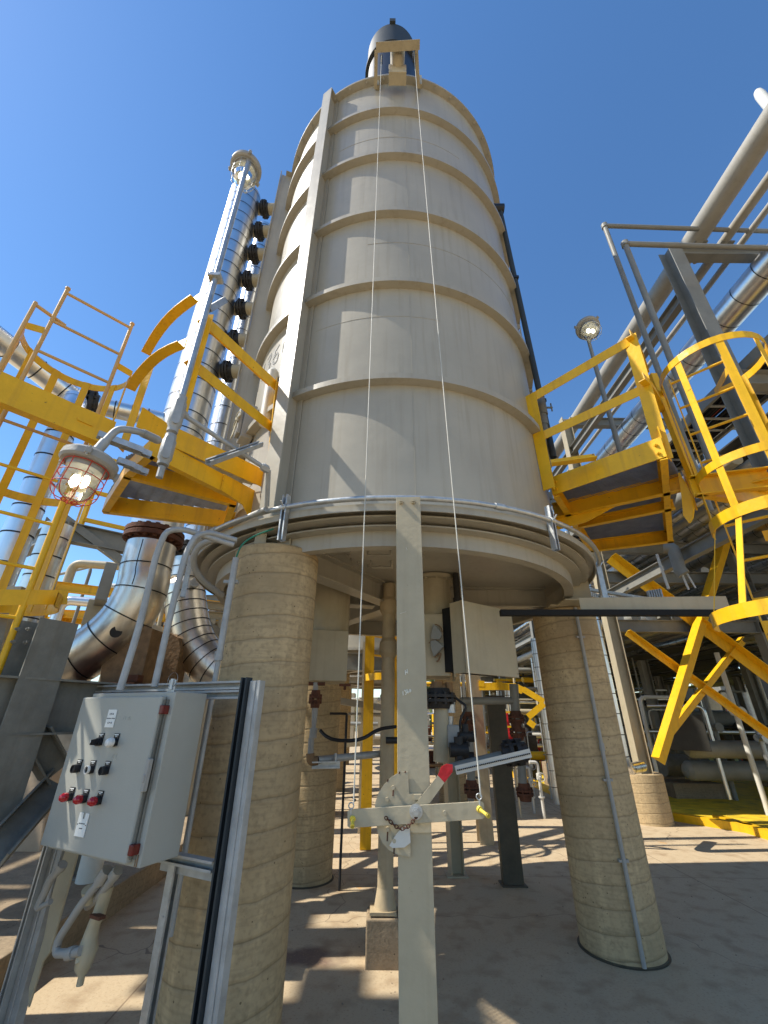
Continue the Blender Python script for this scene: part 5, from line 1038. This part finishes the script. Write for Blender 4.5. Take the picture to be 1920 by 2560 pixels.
# ================================================================ PIPE RACK ON THE RIGHT
RK = 'steel columns of the pipe rack'
names = {0: 'near', 1: 'second'}
pier = thing('concrete_pier', (4.68, 8.95, 0), 'round concrete pier on the slab to the right of the right pillar', 'pier')
m = MB(); m.lathe([(.34, 0), (.34, .73), (.33, .745), (.001, .745)], (4.70, 8.9, 0), n=48, smooth=True); m.build('shaft', 'pillar', pier)
bents = (4.32, 8.75, 13.2, 17.6, 22.0, 26.5, 31.0)
labs = ['tall grey rack column at the right edge, carrying the top beam', 'grey rack column standing on the round concrete pier, its left flange sunlit']
for i, Y in enumerate(bents):
    for j, X in enumerate((4.68, 7.75, 10.8, 13.9, 17.0)):
        z0 = .745 if (i, j) == (1, 0) else 0
        lab = labs[i] if j == 0 and i < 2 else 'grey steel column among the rows inside the crowded pipe rack'
        m = MB(); m.ibeam((X, Y, z0), (X, Y, 8.62), .22, .21, .012, up=(1, 0, 0) if (i, j) != (0, 0) else (0, 1, 0)); m.build('rack_column', 'tanpaint' if (i, j) == (1, 0) else 'greypaint', label=lab, cat='column', group=None if (j == 0 and i < 2) else RK)
        if z0 == 0 and i > 0: m = MB(); m.cyl((X, Y, 0), (X, Y, .55), .33, n=28); m.build('column_footing', 'plinth', label='round concrete footing under a column in the shaded pipe rack', cat='footing', group='column footings in the pipe rack')
    for z in (8.5, 6.93, 5.75, 5.03, 4.35, 3.32):
        if z in (6.93, 5.03) and i == 0: continue
        m = MB(); m.ibeam((4.79, Y, z), (16.9 if z < 8 else 10.7, Y, z), .24, .16, .012); m.build('rack_beam', 'greypaint', label='grey cross beam carrying pipes in the rack on the right' if (i, z) != (0, 8.5) else 'highest near cross beam carrying the tan pipe against the sky', cat='beam', group='cross beams of the pipe rack' if (i, z) != (0, 8.5) else None)
for X in (4.68, 7.75):
    for z in (7.6, 3.9): m = MB(); m.ibeam((X, bents[0] + .11, z), (X, bents[-1], z), .2, .12, .01); m.build('rack_girder', 'greypaint', label='long grey girder tying the rack columns together', cat='girder', group='rack girders')
# top pipes (their own labels)
def rackpipe(x, z, r, mt, lab, y0=-2., y1=45., grp=None, step=None):
    m = MB()
    if step: clad(m, [V((x, y0, z)), V((x, y1, z))], r, step, 24)
    else: m.tube([V((x, y0, z)), V((x, y1, z))], r, n=24)
    return m.build('rack_pipe', [mt, 'band'] if step else mt, label=lab, cat='pipe', group=grp)
rackpipe(5.12, 8.78, .17, 'pipegrey', 'thickest tan pipe climbing to the top right corner against the sky')
rackpipe(5.56, 8.69, .075, 'pipegrey', 'slim tan pipe just right of the thickest tan pipe on the top beam')
rackpipe(5.85, 8.67, .05, 'pipegrey', 'slimmest grey-tan pipe third from the left on the top beam')
rackpipe(6.1, 8.08, .26, 'clad', 'big silver strapped pipe slung under the top beam of the rack', step=.45)
for x in (5.12, 5.56): m = MB(); m.box((x + .02, 4.32, 8.635), (.22, .26, .03)); m.box((x, 4.32, 8.66), (.02, .24, .06)); m.build('pipe_shoe', 'greypaint', label='small steel shoe under a tan pipe on the top near beam', cat='pipe support', group='pipe shoes on the top beam')
m = MB(); m.tube(bez([V((5.35, 4.6, 8.72)), V((5.35, 4.6, 9.0)), V((5.62, 4.6, 9.0)), V((5.75, 4.5, 8.66))], .08), .045); m.build('vent_loop', 'tanpaint', label='small looped vent between the tan pipes above the top beam', cat='pipe')
m = MB(); a = ony(1901, 238, 3.4); b = ony(1990, 345, 3.3); m.tube([a - (b - a) * .12, a - (b - a) * .08, a, b], [.03, .06, .075, .075], n=20); m.build('corner_pipe', 'farwhite', label='sunlit white pipe bend poking in at the upper right edge', cat='pipe')
# thin vent pipes
for (xb, yb, z0, z1, r_, lab) in ((41.0, 5.3, 3.6, 1.6 + 5.3 * 1.335, .034, 'taller thin pipe goal-post frame crossing in front of the rack against the sky'), (42.7, 5.1, 3.6, 1.6 + 5.1 * 1.215, .037, 'lower thin pipe frame meeting the near rack column top')):
    p = pol(xb, yb); m = MB(); m.tube(bez([p + Z * z0, p + Z * z1, V((p.x + 4, p.y + .1, z1 + .02))], .03), r_, n=12); m.tube([p + Z * (z1 - .05), p + Z * (z1 + .03)], r_ * 1.4); m.build('vent_pipe', 'greypaint', label=lab, cat='pipe')
# cable tray / walkway underside
ct = thing('cable_tray', (5.3, 4, 5.95), 'long grey cable tray with dark cables running away under the rack top', 'cable tray')
for x in (4.93, 5.75): m = MB(); m.chan((x, .5, 6.0), (x, 32, 6.0), .16, .05, .008, side=1 if x < 5.3 else -1); m.build('side_rail', 'greypaint', ct)
m = MB()
for k in range(100): m.bar((4.94, .6 + k * .3, 5.97), (5.74, .6 + k * .3, 5.97), .04, .02)
m.build('rungs', 'galvdull', ct)
m = MB()
for k in range(13):
    x = 4.99 + k * .058; m.tube([V((x + random.uniform(-.015, .015), .5 + j * 1.6, 6.01 + random.uniform(0, .03))) for j in range(20)], .026 if k % 4 else .032, n=8)
m.build('cables', 'matblack', ct)
m = MB(); m.tube([(5.32, .5, 6.055), (5.36, 16, 6.05), (5.3, 31, 6.055)], .03, n=8); m.build('orange_cable', 'redguard', ct)
# pipe banks on the middle and lower levels
grpP = 'pipes crowded on the rack levels'
random.seed(3)
mats_ = ['clad', 'clad', 'greypaint', 'farwhite', 'clad', 'tanpaint', 'claddirty', 'galv']
for z, xs in ((7.05, (8.0, 16.5)), (5.88, (6.1, 16.4)), (5.15, (4.9, 13.6)), (4.48, (4.9, 16.6)), (3.45, (4.9, 13.6))):
    x = xs[0]
    while x < xs[1]:
        r = random.choice((.05, .06, .08, .10, .13, .15)); x += r
        if not any(abs(x - c) < r + .13 for c in (4.68, 7.75, 10.8, 13.9)):
            mt = random.choice(mats_); st = .35 if mt.startswith('clad') else None
            rackpipe(x, z + r, r, mt, 'silver strapped pipe lying in the crowded rack levels' if st else 'plain painted pipe lying in the crowded rack levels', (6.6 if z > 5 else 8.95) if x < 7.7 else 4.5, 42, grpP, st)
        x += r + random.uniform(.05, .16)
m = MB(); m.tube(bez([ond(*c5(1040, 400), 7.6), ond(*c5(1095, 400), 7.6), ond(*c5(1140, 540), 7.6), ond(*c5(1160, 560), 7.6)], .12), .085, n=16); m.build('drop_pipe', 'greypaint', label='grey S-bend pipe dropping in front of the rack beams', cat='pipe')
for x0, y0, x1, y1, r_ in ((1000, 440, 1070, 645, .02), (1150, 560, 1190, 650, .014), (1180, 555, 1230, 640, .012)):
    m = MB(); m.tube([ond(*c5(x0, y0), 7.6), ond(*c5(x1, y1), 7.6)], r_); m.build('thin_tube', 'farwhite', label='very thin pale tube dropping below the grey S-bend', cat='pipe', group='thin pale tubes below the S-bend')
# silver traced line beside the right pillar
m = MB(); q = pol(26.55, 7.9); clad(m, bez([V((q.x, q.y, 4.2)), V((q.x, q.y, .95)), V((q.x + .5, q.y + .5, .95))], .2), .075, .28, 20); m.build('silver_pipe', ['clad', 'band'], label='silver strapped vertical pipe right beside the right pillar', cat='pipe')
m = MB(); q = pol(25.4, 8.6); m.tube([V((q.x, q.y, 5)), V((q.x, q.y, 0))], .05, n=12); m.build('thin_riser', 'galv', label='slim galvanised riser against the right pillar edge', cat='pipe')
# slender tray from right pillar to the rack
a, b = ond(*c5(600, 662), 5.6), ond(*c5(1190, 668), 7.2); b.z = a.z
m = MB(); m.ang(a, b, .05, .005); m.ang(a - Z * .07, b - Z * .07, .04, .004)
for k in range(60): q = a.lerp(b, (k + .5) / 60); m.box(q - Z * .035, (.012, .03, .05))
m.build('perforated_tray', 'galv', label='thin perforated metal tray spanning from the right pillar to the yellow brace', cat='tray')
m = MB()
for k in range(6): q = ond(*c5(955 + k * 14, 690 - k * 2), 7.0); m.box(q, (.02, .05, .16))
m.build('cable_cleats', 'galv', label='row of small cable cleats on the perforated tray', cat='clips')
# yellow bracing
def br_(x0, z0, x1, z1, lab, w_=.15, Y=8.62):
    m = MB(); m.ang(V((x0, Y, z0)), V((x1, Y, z1)), w_, .012, up=(0, -1, 0)); bolt(m, V((x0, Y, z0)).lerp(V((x1, Y, z1)), .02) + V((.05, -.02, 0)), (0, -1, 0), .02, .02); return m.build('yellow_brace', 'yellow', label=lab, cat='brace')
br_(4.73, 1.02, 7.77, 5.84, 'widest yellow brace, steepest, rising from the pier column toward the cage', .24, 8.50)
br_(4.95, 4.79, 7.6, 2.27, 'yellow brace sloping down right behind the steepest one, sunlit on its lower half', .20, 8.60)
br_(4.92, 3.21, 7.9, .70, 'yellow brace falling right across the dark rack, below the sunlit one', .12, 8.62)
br_(5.03, 1.30, 7.14, 3.10, 'yellow brace rising right from the steepest brace foot, ending under the rack', .15, 8.66)
# equipment under the rack
random.seed(11)
for (x, y, z, L, r) in ((8.2, 10.2, 1.05, 5.5, .17), (8.3, 10.6, .62, 5.5, .19), (7.2, 14, 1.6, 7, .25), (7.5, 19, 2.2, 7, .35)):
    m = MB(); m.cur = 0; m.tube([(x - L * .3, y, z), (x + L * .7, y, z)], r, n=24); m.lathe([(r, 0), (r * .7, .08), (.001, .12)], (x - L * .3, y, z), (-1, 0, 0), 24); m.build('level_pipe', 'greypaint', label='thick level grey pipe crossing low under the shaded rack', cat='pipe', group='thick level pipes under the rack')
for k in range(12):
    x = random.uniform(5.6, 11); y = random.uniform(10.5, 24); s = random.uniform(.35, .8)
    pm = thing('pump', (x, y, 0), 'dark pump on a concrete block in the shade under the pipe rack', 'pump', 'pumps under the pipe rack')
    m = MB(); m.box((x, y, .15), (s * 1.6, s * 1.1, .3)); m.build('base', 'plinth', pm)
    m = MB(); m.cyl((x - s * .7, y, .3 + s * .45), (x + s * .1, y, .3 + s * .45), s * .33, n=20); m.cyl((x + s * .1, y, .3 + s * .45), (x + s * .5, y, .3 + s * .45), s * .14, n=14); m.build('motor', random.choice(('greypaint', 'stackcap', 'weathered')), pm)
    m = MB(); m.cyl((x + s * .45, y, .3 + s * .4), (x + s * .75, y, .3 + s * .4), s * .4, n=20); m.cyl((x + s * .6, y, .3 + s * .5), (x + s * .6, y, .3 + s * 1.8), s * .12, n=14); flange(m, (x + s * .6, y, .3 + s * 1.2), Z, s * .22, .03, 6); m.build('casing', 'weathered', pm)
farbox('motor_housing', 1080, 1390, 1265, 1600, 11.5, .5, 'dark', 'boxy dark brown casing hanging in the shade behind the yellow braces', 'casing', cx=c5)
for k in range(38):
    x = random.uniform(5.2, 12.5); y = random.uniform(10, 26); m = MB(); r = random.choice((.02, .03, .04, .055)); z1 = random.uniform(1.6, 3.6); mt = random.choice(('greypaint', 'weathered', 'galv', 'farwhite', 'clad'))
    pts = [V((x, y, random.uniform(0, .8))), V((x, y, z1)), V((x + random.uniform(-1.5, 1.5), y + random.uniform(-.5, .5), z1))]; m.tube(bez(pts, .15), r, n=10); m.build('branch_pipe', mt, label='branch pipe turning through the dark equipment under the rack', cat='pipe', group='branch pipes under the rack')
for k in range(26):
    x = random.uniform(5, 7); y = random.uniform(11, 30); z = random.uniform(.9, 3.1); m = MB(); m.tube([(x, y, z), (x + random.uniform(2, 6), y, z)], random.choice((.03, .05, .08)), n=10); m.build('cross_pipe', random.choice(('greypaint', 'galv', 'clad', 'flange')), label='level cross pipe in the dark equipment under the rack', cat='pipe', group='cross pipes under the rack')

# ================================================================ SIBLING HEATERS BEHIND
def sib(dx, dy, lab, plab, glab):
    v = ves.copy(); sc.collection.objects.link(v); v.location = V(ves.location) + V((dx, dy, 0)); v['label'] = lab
    for ch in ves.children:
        if ch.name.split('.')[0] in ('shell', 'base_ring', 'skirt', 'floor_plate', 'stiffening_ring', 'strongback', 'support_stub', 'floor_beam'):
            c = ch.copy(); sc.collection.objects.link(c); c.parent = v
    for (x, y), l, zt in PIL:
        m = MB(); m.lathe([(.30, -.02), (.30, zt)], (x + dx, y + dy, 0), n=40); m.build('concrete_pillar', 'pillar', label=plab, cat='pillar', group=plab, origin=(x + dx, y + dy, 0))
sib(-.35, 6.3, 'second tan heater vessel directly behind, its sunlit underside glimpsed below the near floor', 'pillar under the second heater vessel behind', '')
sib(-.7, 12.6, 'third tan heater vessel farthest behind, barely glimpsed between posts', 'pillar under the third heater vessel far behind', '')
q = V((-.28, 7.95, 0)); m = MB(); m.box(q + Z * 1.42, (.16, .06, 2.84)); m.build('far_post', 'tanpaint', label='pale damper post of the second heater seen left of the tan pipe', cat='post')
m = MB(); m.box(q + V((0, -.05, 1.22)), (.62, .012, .09), (1, 0, .06)); m.tube(smooth([q + V((-.08, -.07, 1.22)), q + V((-.03, -.07, 1.1)), q + V((.06, -.07, 1.12)), q + V((.08, -.07, 1.22))]), .008, n=6); m.build('far_rocker', 'tanpaint', label='small rocker bar with chain on the second heater post', cat='damper lever')
beam('cross_beam', ond(*cm(390, 248), 8.3), V((1.6, 8.3, ond(*cm(390, 248), 8.3).z)), .3, .16, 'greypaint', 'grey beam below the sunlit second vessel, left of the tan pipe')
m = MB(); q = ond(*cm(385, 800), 5.6); m.tube(bez([V((q.x, q.y, 0)), V((q.x, q.y, ond(*cm(385, 555), 5.6).z)), V((q.x - .2, q.y, ond(*cm(385, 555), 5.6).z))], .02), .014, n=8); m.build('thin_post', 'flange', label='thin dark bent rod standing beside the back pillar', cat='rod')

# ================================================================ DISTANT PLANT
random.seed(21)
def far_v(x, y, z1, r, mt, step=None):
    m = MB(); (clad(m, [V((x, y, 0)), V((x, y, z1))], r, step, 14) if step else m.tube([V((x, y, 0)), V((x, y, z1))], r, n=12)); m.build('upright_pipe', [mt, 'band'] if step else mt, label='upright pipe in the distant plant beyond the pillars', cat='pipe', group='upright pipes in the distant plant')
for k in range(110):
    y = random.uniform(10.5, 34); x = random.uniform(.05, .5) * y * (1 if random.random() < .8 else -.9); mt = random.choice(('clad', 'greypaint', 'farwhite', 'tanpaint', 'clad', 'greypaint', 'galv') if y < 17 else ('clad', 'greypaint', 'farwhite', 'yellow')); far_v(x, y, random.uniform(1.2, 3.8), random.choice((.03, .04, .05, .08) if y < 16 else (.04, .06, .09, .14)), mt, .3 if mt == 'clad' else None)
for k in range(90):
    y = random.uniform(11, 34); x = random.uniform(-.1, .4) * y; z = random.uniform(.4, 3.6); m = MB(); m.tube([(x, y, z), (x + random.uniform(1, 3), y + random.uniform(-.3, .3), z)], random.choice((.03, .05, .09)), n=10)
    m.build('level_line', random.choice(('clad', 'farwhite', 'greypaint', 'yellow', 'tanpaint')), label='level pipe in the distant plant beyond the pillars', cat='pipe', group='level pipes in the distant plant')
for k in range(14):
    y = random.uniform(13, 30); x = random.uniform(.03, .38) * y; m = MB(); s = random.uniform(.2, .5); h = random.uniform(.5, 1.4); m.box((x, y, h / 2), (s, s, h)); m.cyl((x, y, h), (x, y, h + .3), s * .3, n=12); m.cyl((x, y, h + .3), (x, y, h + .34), s * .5, n=14); m.build('valve_station', random.choice(('flange', 'rust', 'greypaint', 'tanpaint')), label='valve on a block in the distant plant', cat='valve', group='valves in the distant plant', bevel=.01)
# yellow hoop rail and small braces right of the shroud
yh = thing('yellow_guard', ond(*cm(1300, 390), 7.5), 'yellow curved guard rail with little braces behind the white shroud', 'railing')
m = MB(); pp = [ond(*cm(x, y), 7.5) for x, y in ((1180, 395), (1300, 392), (1400, 398), (1440, 420))]
for a, b in zip(pp, pp[1:]): m.bar(a, b, .02, .11)
m.build('rail', 'yellow', yh)
for x0, y0, x1, y1 in ((1440, 410, 1565, 485), (1565, 495, 1470, 575), (1470, 600, 1510, 630), (1195, 360, 1195, 395), (1300, 365, 1300, 395)):
    m = MB(); m.bar(ond(*cm(x0, y0), 7.5), ond(*cm(x1, y1), 7.5), .03, .09); m.build('brace', 'yellow', yh)
rb = thing('red_cover', ond(*cm(1350, 740), 7.2), 'red cloth-covered hose reel between yellow-white rungs left of the right pillar', 'hose reel')
m = MB(); m.plate([ond(*cm(x, y), 7.2) for x, y in ((1325, 545), (1355, 545), (1365, 625), (1385, 640), (1392, 735), (1320, 740), (1308, 640), (1325, 620))], V((0, .25, 0))); m.build('cover', 'redpaint', rb, bevel=.02)
for y in (545, 632, 722): m = MB(); m.bar(ond(*cm(1290, y), 7.15), ond(*cm(1385, y + 1), 7.15), .02, .025); m.build('rung', 'yellow', rb)
# distant greenery along the horizon
m = MB()
for k in range(5200):
    x = random.uniform(-60, 60); y = 62 + random.uniform(-3, 3); z = random.random() ** 1.4 * (4.2 + 1.6 * math.sin(x * .31) + .8 * math.sin(x * 1.3)); s = random.uniform(.35, .8); a = random.uniform(0, 6.3)
    p = V((x, y, z)); u_ = V((math.cos(a), math.sin(a), random.uniform(-.5, .5))) * s; v_ = V((random.uniform(-.3, .3), random.uniform(-.3, .3), 1)) * s; m.add([p - u_, p + v_, p + u_, p - v_ * .6], [(0, 1, 2, 3)])
m.build('distant_trees', 'leaf', label='ragged green tree line glimpsed along the horizon', cat='trees', kind='stuff')

# ---- deck added for shade, equipment rows and casings filling the plant under and behind the rack
random.seed(5)
dk = MB(); x = 5.2
while x < 17:
    wd2 = random.uniform(.25, .8); y = 10.2
    while y < 34:
        L = random.uniform(.8, 2.6)
        if random.random() < .74: dk.box((x + wd2 / 2, y + L / 2, 3.16), (wd2, L, .03))
        y += L + random.choice((0, 0, .08, .3))
    x += wd2 + random.choice((.01, .04, .12))
dk.build('floor_shade_deck', 'dark', label='dark deck plating added low in the pipe rack for shade, with gaps letting sun through', cat='deck')
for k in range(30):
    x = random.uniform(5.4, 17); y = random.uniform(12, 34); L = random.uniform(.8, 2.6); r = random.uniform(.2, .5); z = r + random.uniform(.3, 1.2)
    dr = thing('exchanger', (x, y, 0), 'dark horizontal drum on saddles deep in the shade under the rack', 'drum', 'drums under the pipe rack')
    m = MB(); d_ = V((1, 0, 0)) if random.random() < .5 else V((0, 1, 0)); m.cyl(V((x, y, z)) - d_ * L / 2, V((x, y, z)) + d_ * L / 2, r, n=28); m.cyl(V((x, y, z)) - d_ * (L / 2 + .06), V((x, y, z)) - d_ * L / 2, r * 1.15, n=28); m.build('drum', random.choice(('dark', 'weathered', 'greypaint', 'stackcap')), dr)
    for s_q in (-.3, .3): m = MB(); q = V((x, y, 0)) + d_ * L * s_q; m.box(q + Z * (z - r * .5) / 2, (.14 if d_.x else r * 1.5, r * 1.5 if d_.x else .14, z - r * .5)); m.build('saddle', 'plinth', dr)
for k in range(16):
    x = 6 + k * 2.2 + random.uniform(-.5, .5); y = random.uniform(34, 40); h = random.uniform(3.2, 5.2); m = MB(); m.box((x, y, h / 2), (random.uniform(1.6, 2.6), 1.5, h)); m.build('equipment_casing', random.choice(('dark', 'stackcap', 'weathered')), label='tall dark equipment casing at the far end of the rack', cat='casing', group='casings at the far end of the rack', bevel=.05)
for k in range(8):
    x = -7 + k * 2.0; y = random.uniform(36, 40); h = random.uniform(1.8, 3.4); m = MB(); m.box((x, y, h / 2), (random.uniform(1.4, 2.2), 1.5, h)); m.build('plant_building', random.choice(('farwhite', 'tanpaint', 'greypaint')), label='pale plant casing in the distance between the pillars', cat='casing', group='pale casings between the pillars', bevel=.05)
for k in range(40):
    x = random.uniform(5.0, 15); y = random.uniform(9.5, 32); z = random.uniform(.5, 3.0); m = MB(); m.tube([(x, y, 0), (x, y, z)], random.choice((.02, .03, .05)), n=8); m.cyl((x - .08, y, z * .6), (x + .08, y, z * .6), .07, n=12); m.cyl((x, y, z * .6), (x, y - .16, z * .6), .02, n=8); m.cyl((x, y - .16, z * .6), (x, y - .18, z * .6), .10, n=16)
    m.build('drain_valve', random.choice(('galv', 'farwhite', 'flange', 'redpaint', 'greypaint', 'greypaint')), label='small valved riser among the equipment under the rack', cat='valve', group='valved risers under the rack')
# ---- high deck added out of view to shade the foreground, panel and near pillar
import math as _m
poly = [(-14, -3), (-4.3, -3), (-4.3, .8), (-6.0, 2.5), (-7.0, 4.0), (-9.6, 6.4), (-14, 6.4)]
def inside(px_, py_):
    c = False; j = len(poly) - 1
    for i in range(len(poly)):
        (xi, yi), (xj, yj) = poly[i], poly[j]
        if (yi > py_) != (yj > py_) and px_ < (xj - xi) * (py_ - yi) / (yj - yi) + xi: c = not c
        j = i
    return c
random.seed(12); nd_ = MB(); x = -14.0
while x < -4.2:
    wx = random.uniform(.3, .7); y = -3.0
    while y < 6.4:
        wy = random.uniform(.35, 1.1)
        if inside(x + wx, y + wy / 2) and random.random() < .80: nd_.box((x + wx / 2, y + wy / 2, 8.8), (wx, wy, .04))
        y += wy + random.choice((0, .06, .15, .3))
    x += wx + random.choice((.0, .05, .12))
for y in (-2.5, 0, 2.2, 4.4): nd_.ibeam((-14, y, 8.6), (-4.6 if y < 1 else (-6.1 if y < 3 else -8), y, 8.6), .25, .15)
nd_.build('overhead_shade_deck', 'greypaint', label='unseen steel deck added high on the left to shade the foreground', cat='deck')

wk = MB(); x = 6.5
for k in range(4): wk.box((x + .14 + k * .29, 17, 6.3), (.27, 27, .03))
wk.build('walkway', 'dark', label='dark plank walkway running away high inside the pipe rack', cat='walkway')
ct2 = MB()
for k in range(7): ct2.tube([V((8.3 + k * .16, 5 + j * 1.8, 6.35 + random.uniform(0, .05))) for j in range(16)], .06, n=8)
ct2.build('cable_bundle', 'matblack', label='bundle of thick black cables laid high in the far bay of the rack', cat='cables')
random.seed(8); gr = MB()
for k in range(420):
    d_ = random.uniform(2.9, 9); b_ = random.uniform(-44, 42); p = pol(b_, d_); r = random.uniform(.003, .011)
    a_ = random.uniform(0, 6.3); u_ = V((math.cos(a_), math.sin(a_), 0)) * r; v_ = V((-u_.y, u_.x, 0)) * random.uniform(.5, 1)
    gr.add([p - u_, p - v_, p + u_, p + v_, p + Z * r * .8 + u_ * .2], [(0, 1, 4), (1, 2, 4), (2, 3, 4), (3, 0, 4)])
gr.build('grit', 'plinth', label='scattered grit and small stones on the slab', cat='grit', kind='stuff')

random.seed(31)
for k in range(26):
    d_ = random.uniform(9, 20); p = pol(random.uniform(-43, -18), d_); r = random.choice((.04, .06, .10)); z1 = 1.6 + d_ * random.uniform(.05, .27); mt = random.choice(('clad', 'greypaint', 'tanpaint', 'farwhite', 'yellow', 'greypaint'))
    m = MB(); m.tube(bez([p, p + Z * z1, p + Z * z1 + V((random.uniform(-2, 2), random.uniform(-.5, 1), 0))], .2), r, n=10); m.build('plant_pipe', mt, label='bent pipe in the distant plant left of the nearest pillar', cat='pipe', group='bent pipes in the distant plant on the left')
for k in range(9):
    d_ = random.uniform(10, 17); p = pol(random.uniform(-42, -20), d_); z1 = 1.6 + d_ * random.uniform(.08, .30); q = p + V((random.uniform(3, 5), random.uniform(0, 3), 0))
    m = MB(); m.ibeam(p + Z * z1, q + Z * z1, .2, .14); m.ibeam(p, p + Z * z1, .18, .16); m.bar(p + Z * (z1 * .5), p.lerp(q, .4) + Z * z1, .08, .08); m.build('braced_trestle', random.choice(('greypaint', 'tanpaint', 'yellow')), label='steel frame of beam, column and brace in the plant on the left', cat='frame', group='steel frames in the plant on the left')
for k in range(5):
    d_ = random.uniform(12, 16); p = pol(-41 + k * 4.6, d_); h = 1.6 + d_ * random.uniform(.02, .12); m = MB(); m.box(p + Z * h / 2, (1.6, 1.2, h)); m.box(p + Z * (h + .03), (1.75, 1.35, .06)); m.build('plant_casing', random.choice(('tanpaint', 'greypaint', 'farwhite')), label='low plant casing in the distance left of the nearest pillar', cat='casing', group='low casings on the left', bevel=.03)

m = MB(); DD = hd(UU[0][1]) - .12; f = lambda x, y: ond(1440 + x * .551, 720 + y * .551, DD)
q = [f(*k) for k in ((470, 838), (502, 890), (532, 960), (540, 1000), (534, 1045), (520, 1066), (494, 1030), (486, 940))]; m.plate(q, (q[2] - q[7]).cross(Z).normalized() * .02 + V((0, .02, 0))); m.build('leaf_plate', 'yellow', pr)

random.seed(77)
for k in range(70):
    y = random.uniform(8.6, 20); x = random.uniform(.02, .42) * y; z = random.uniform(.6, 2.4)
    if abs(x - 1.6) < .7 and abs(y - 10.4) < 1: continue
    m = MB(); m.tube(bez([(x, y, 0), (x, y, z), (x + random.uniform(-.8, .8), y, z)], .06), random.choice((.012, .018, .028)), n=8)
    h = z * random.uniform(.4, .8); m.cyl((x, y, h - .05), (x, y, h + .05), .05, n=10); m.cyl((x, y - .12, h), (x, y, h), .012, n=6); m.tube([(x + .07 * math.cos(t * .7854), y - .12, h + .07 * math.sin(t * .7854)) for t in range(8)], .008, n=5, closed=True)
    m.cyl((x, y, h * .5 - .012), (x, y, h * .5 + .012), .055, n=12)
    m.build('instrument_riser', random.choice(('galv', 'farwhite', 'flange', 'greypaint', 'redpaint', 'yellow', 'rustlite', 'galv', 'tanpaint')), label='thin valved instrument riser in the clutter beyond the pillars', cat='riser', group='instrument risers beyond the pillars')
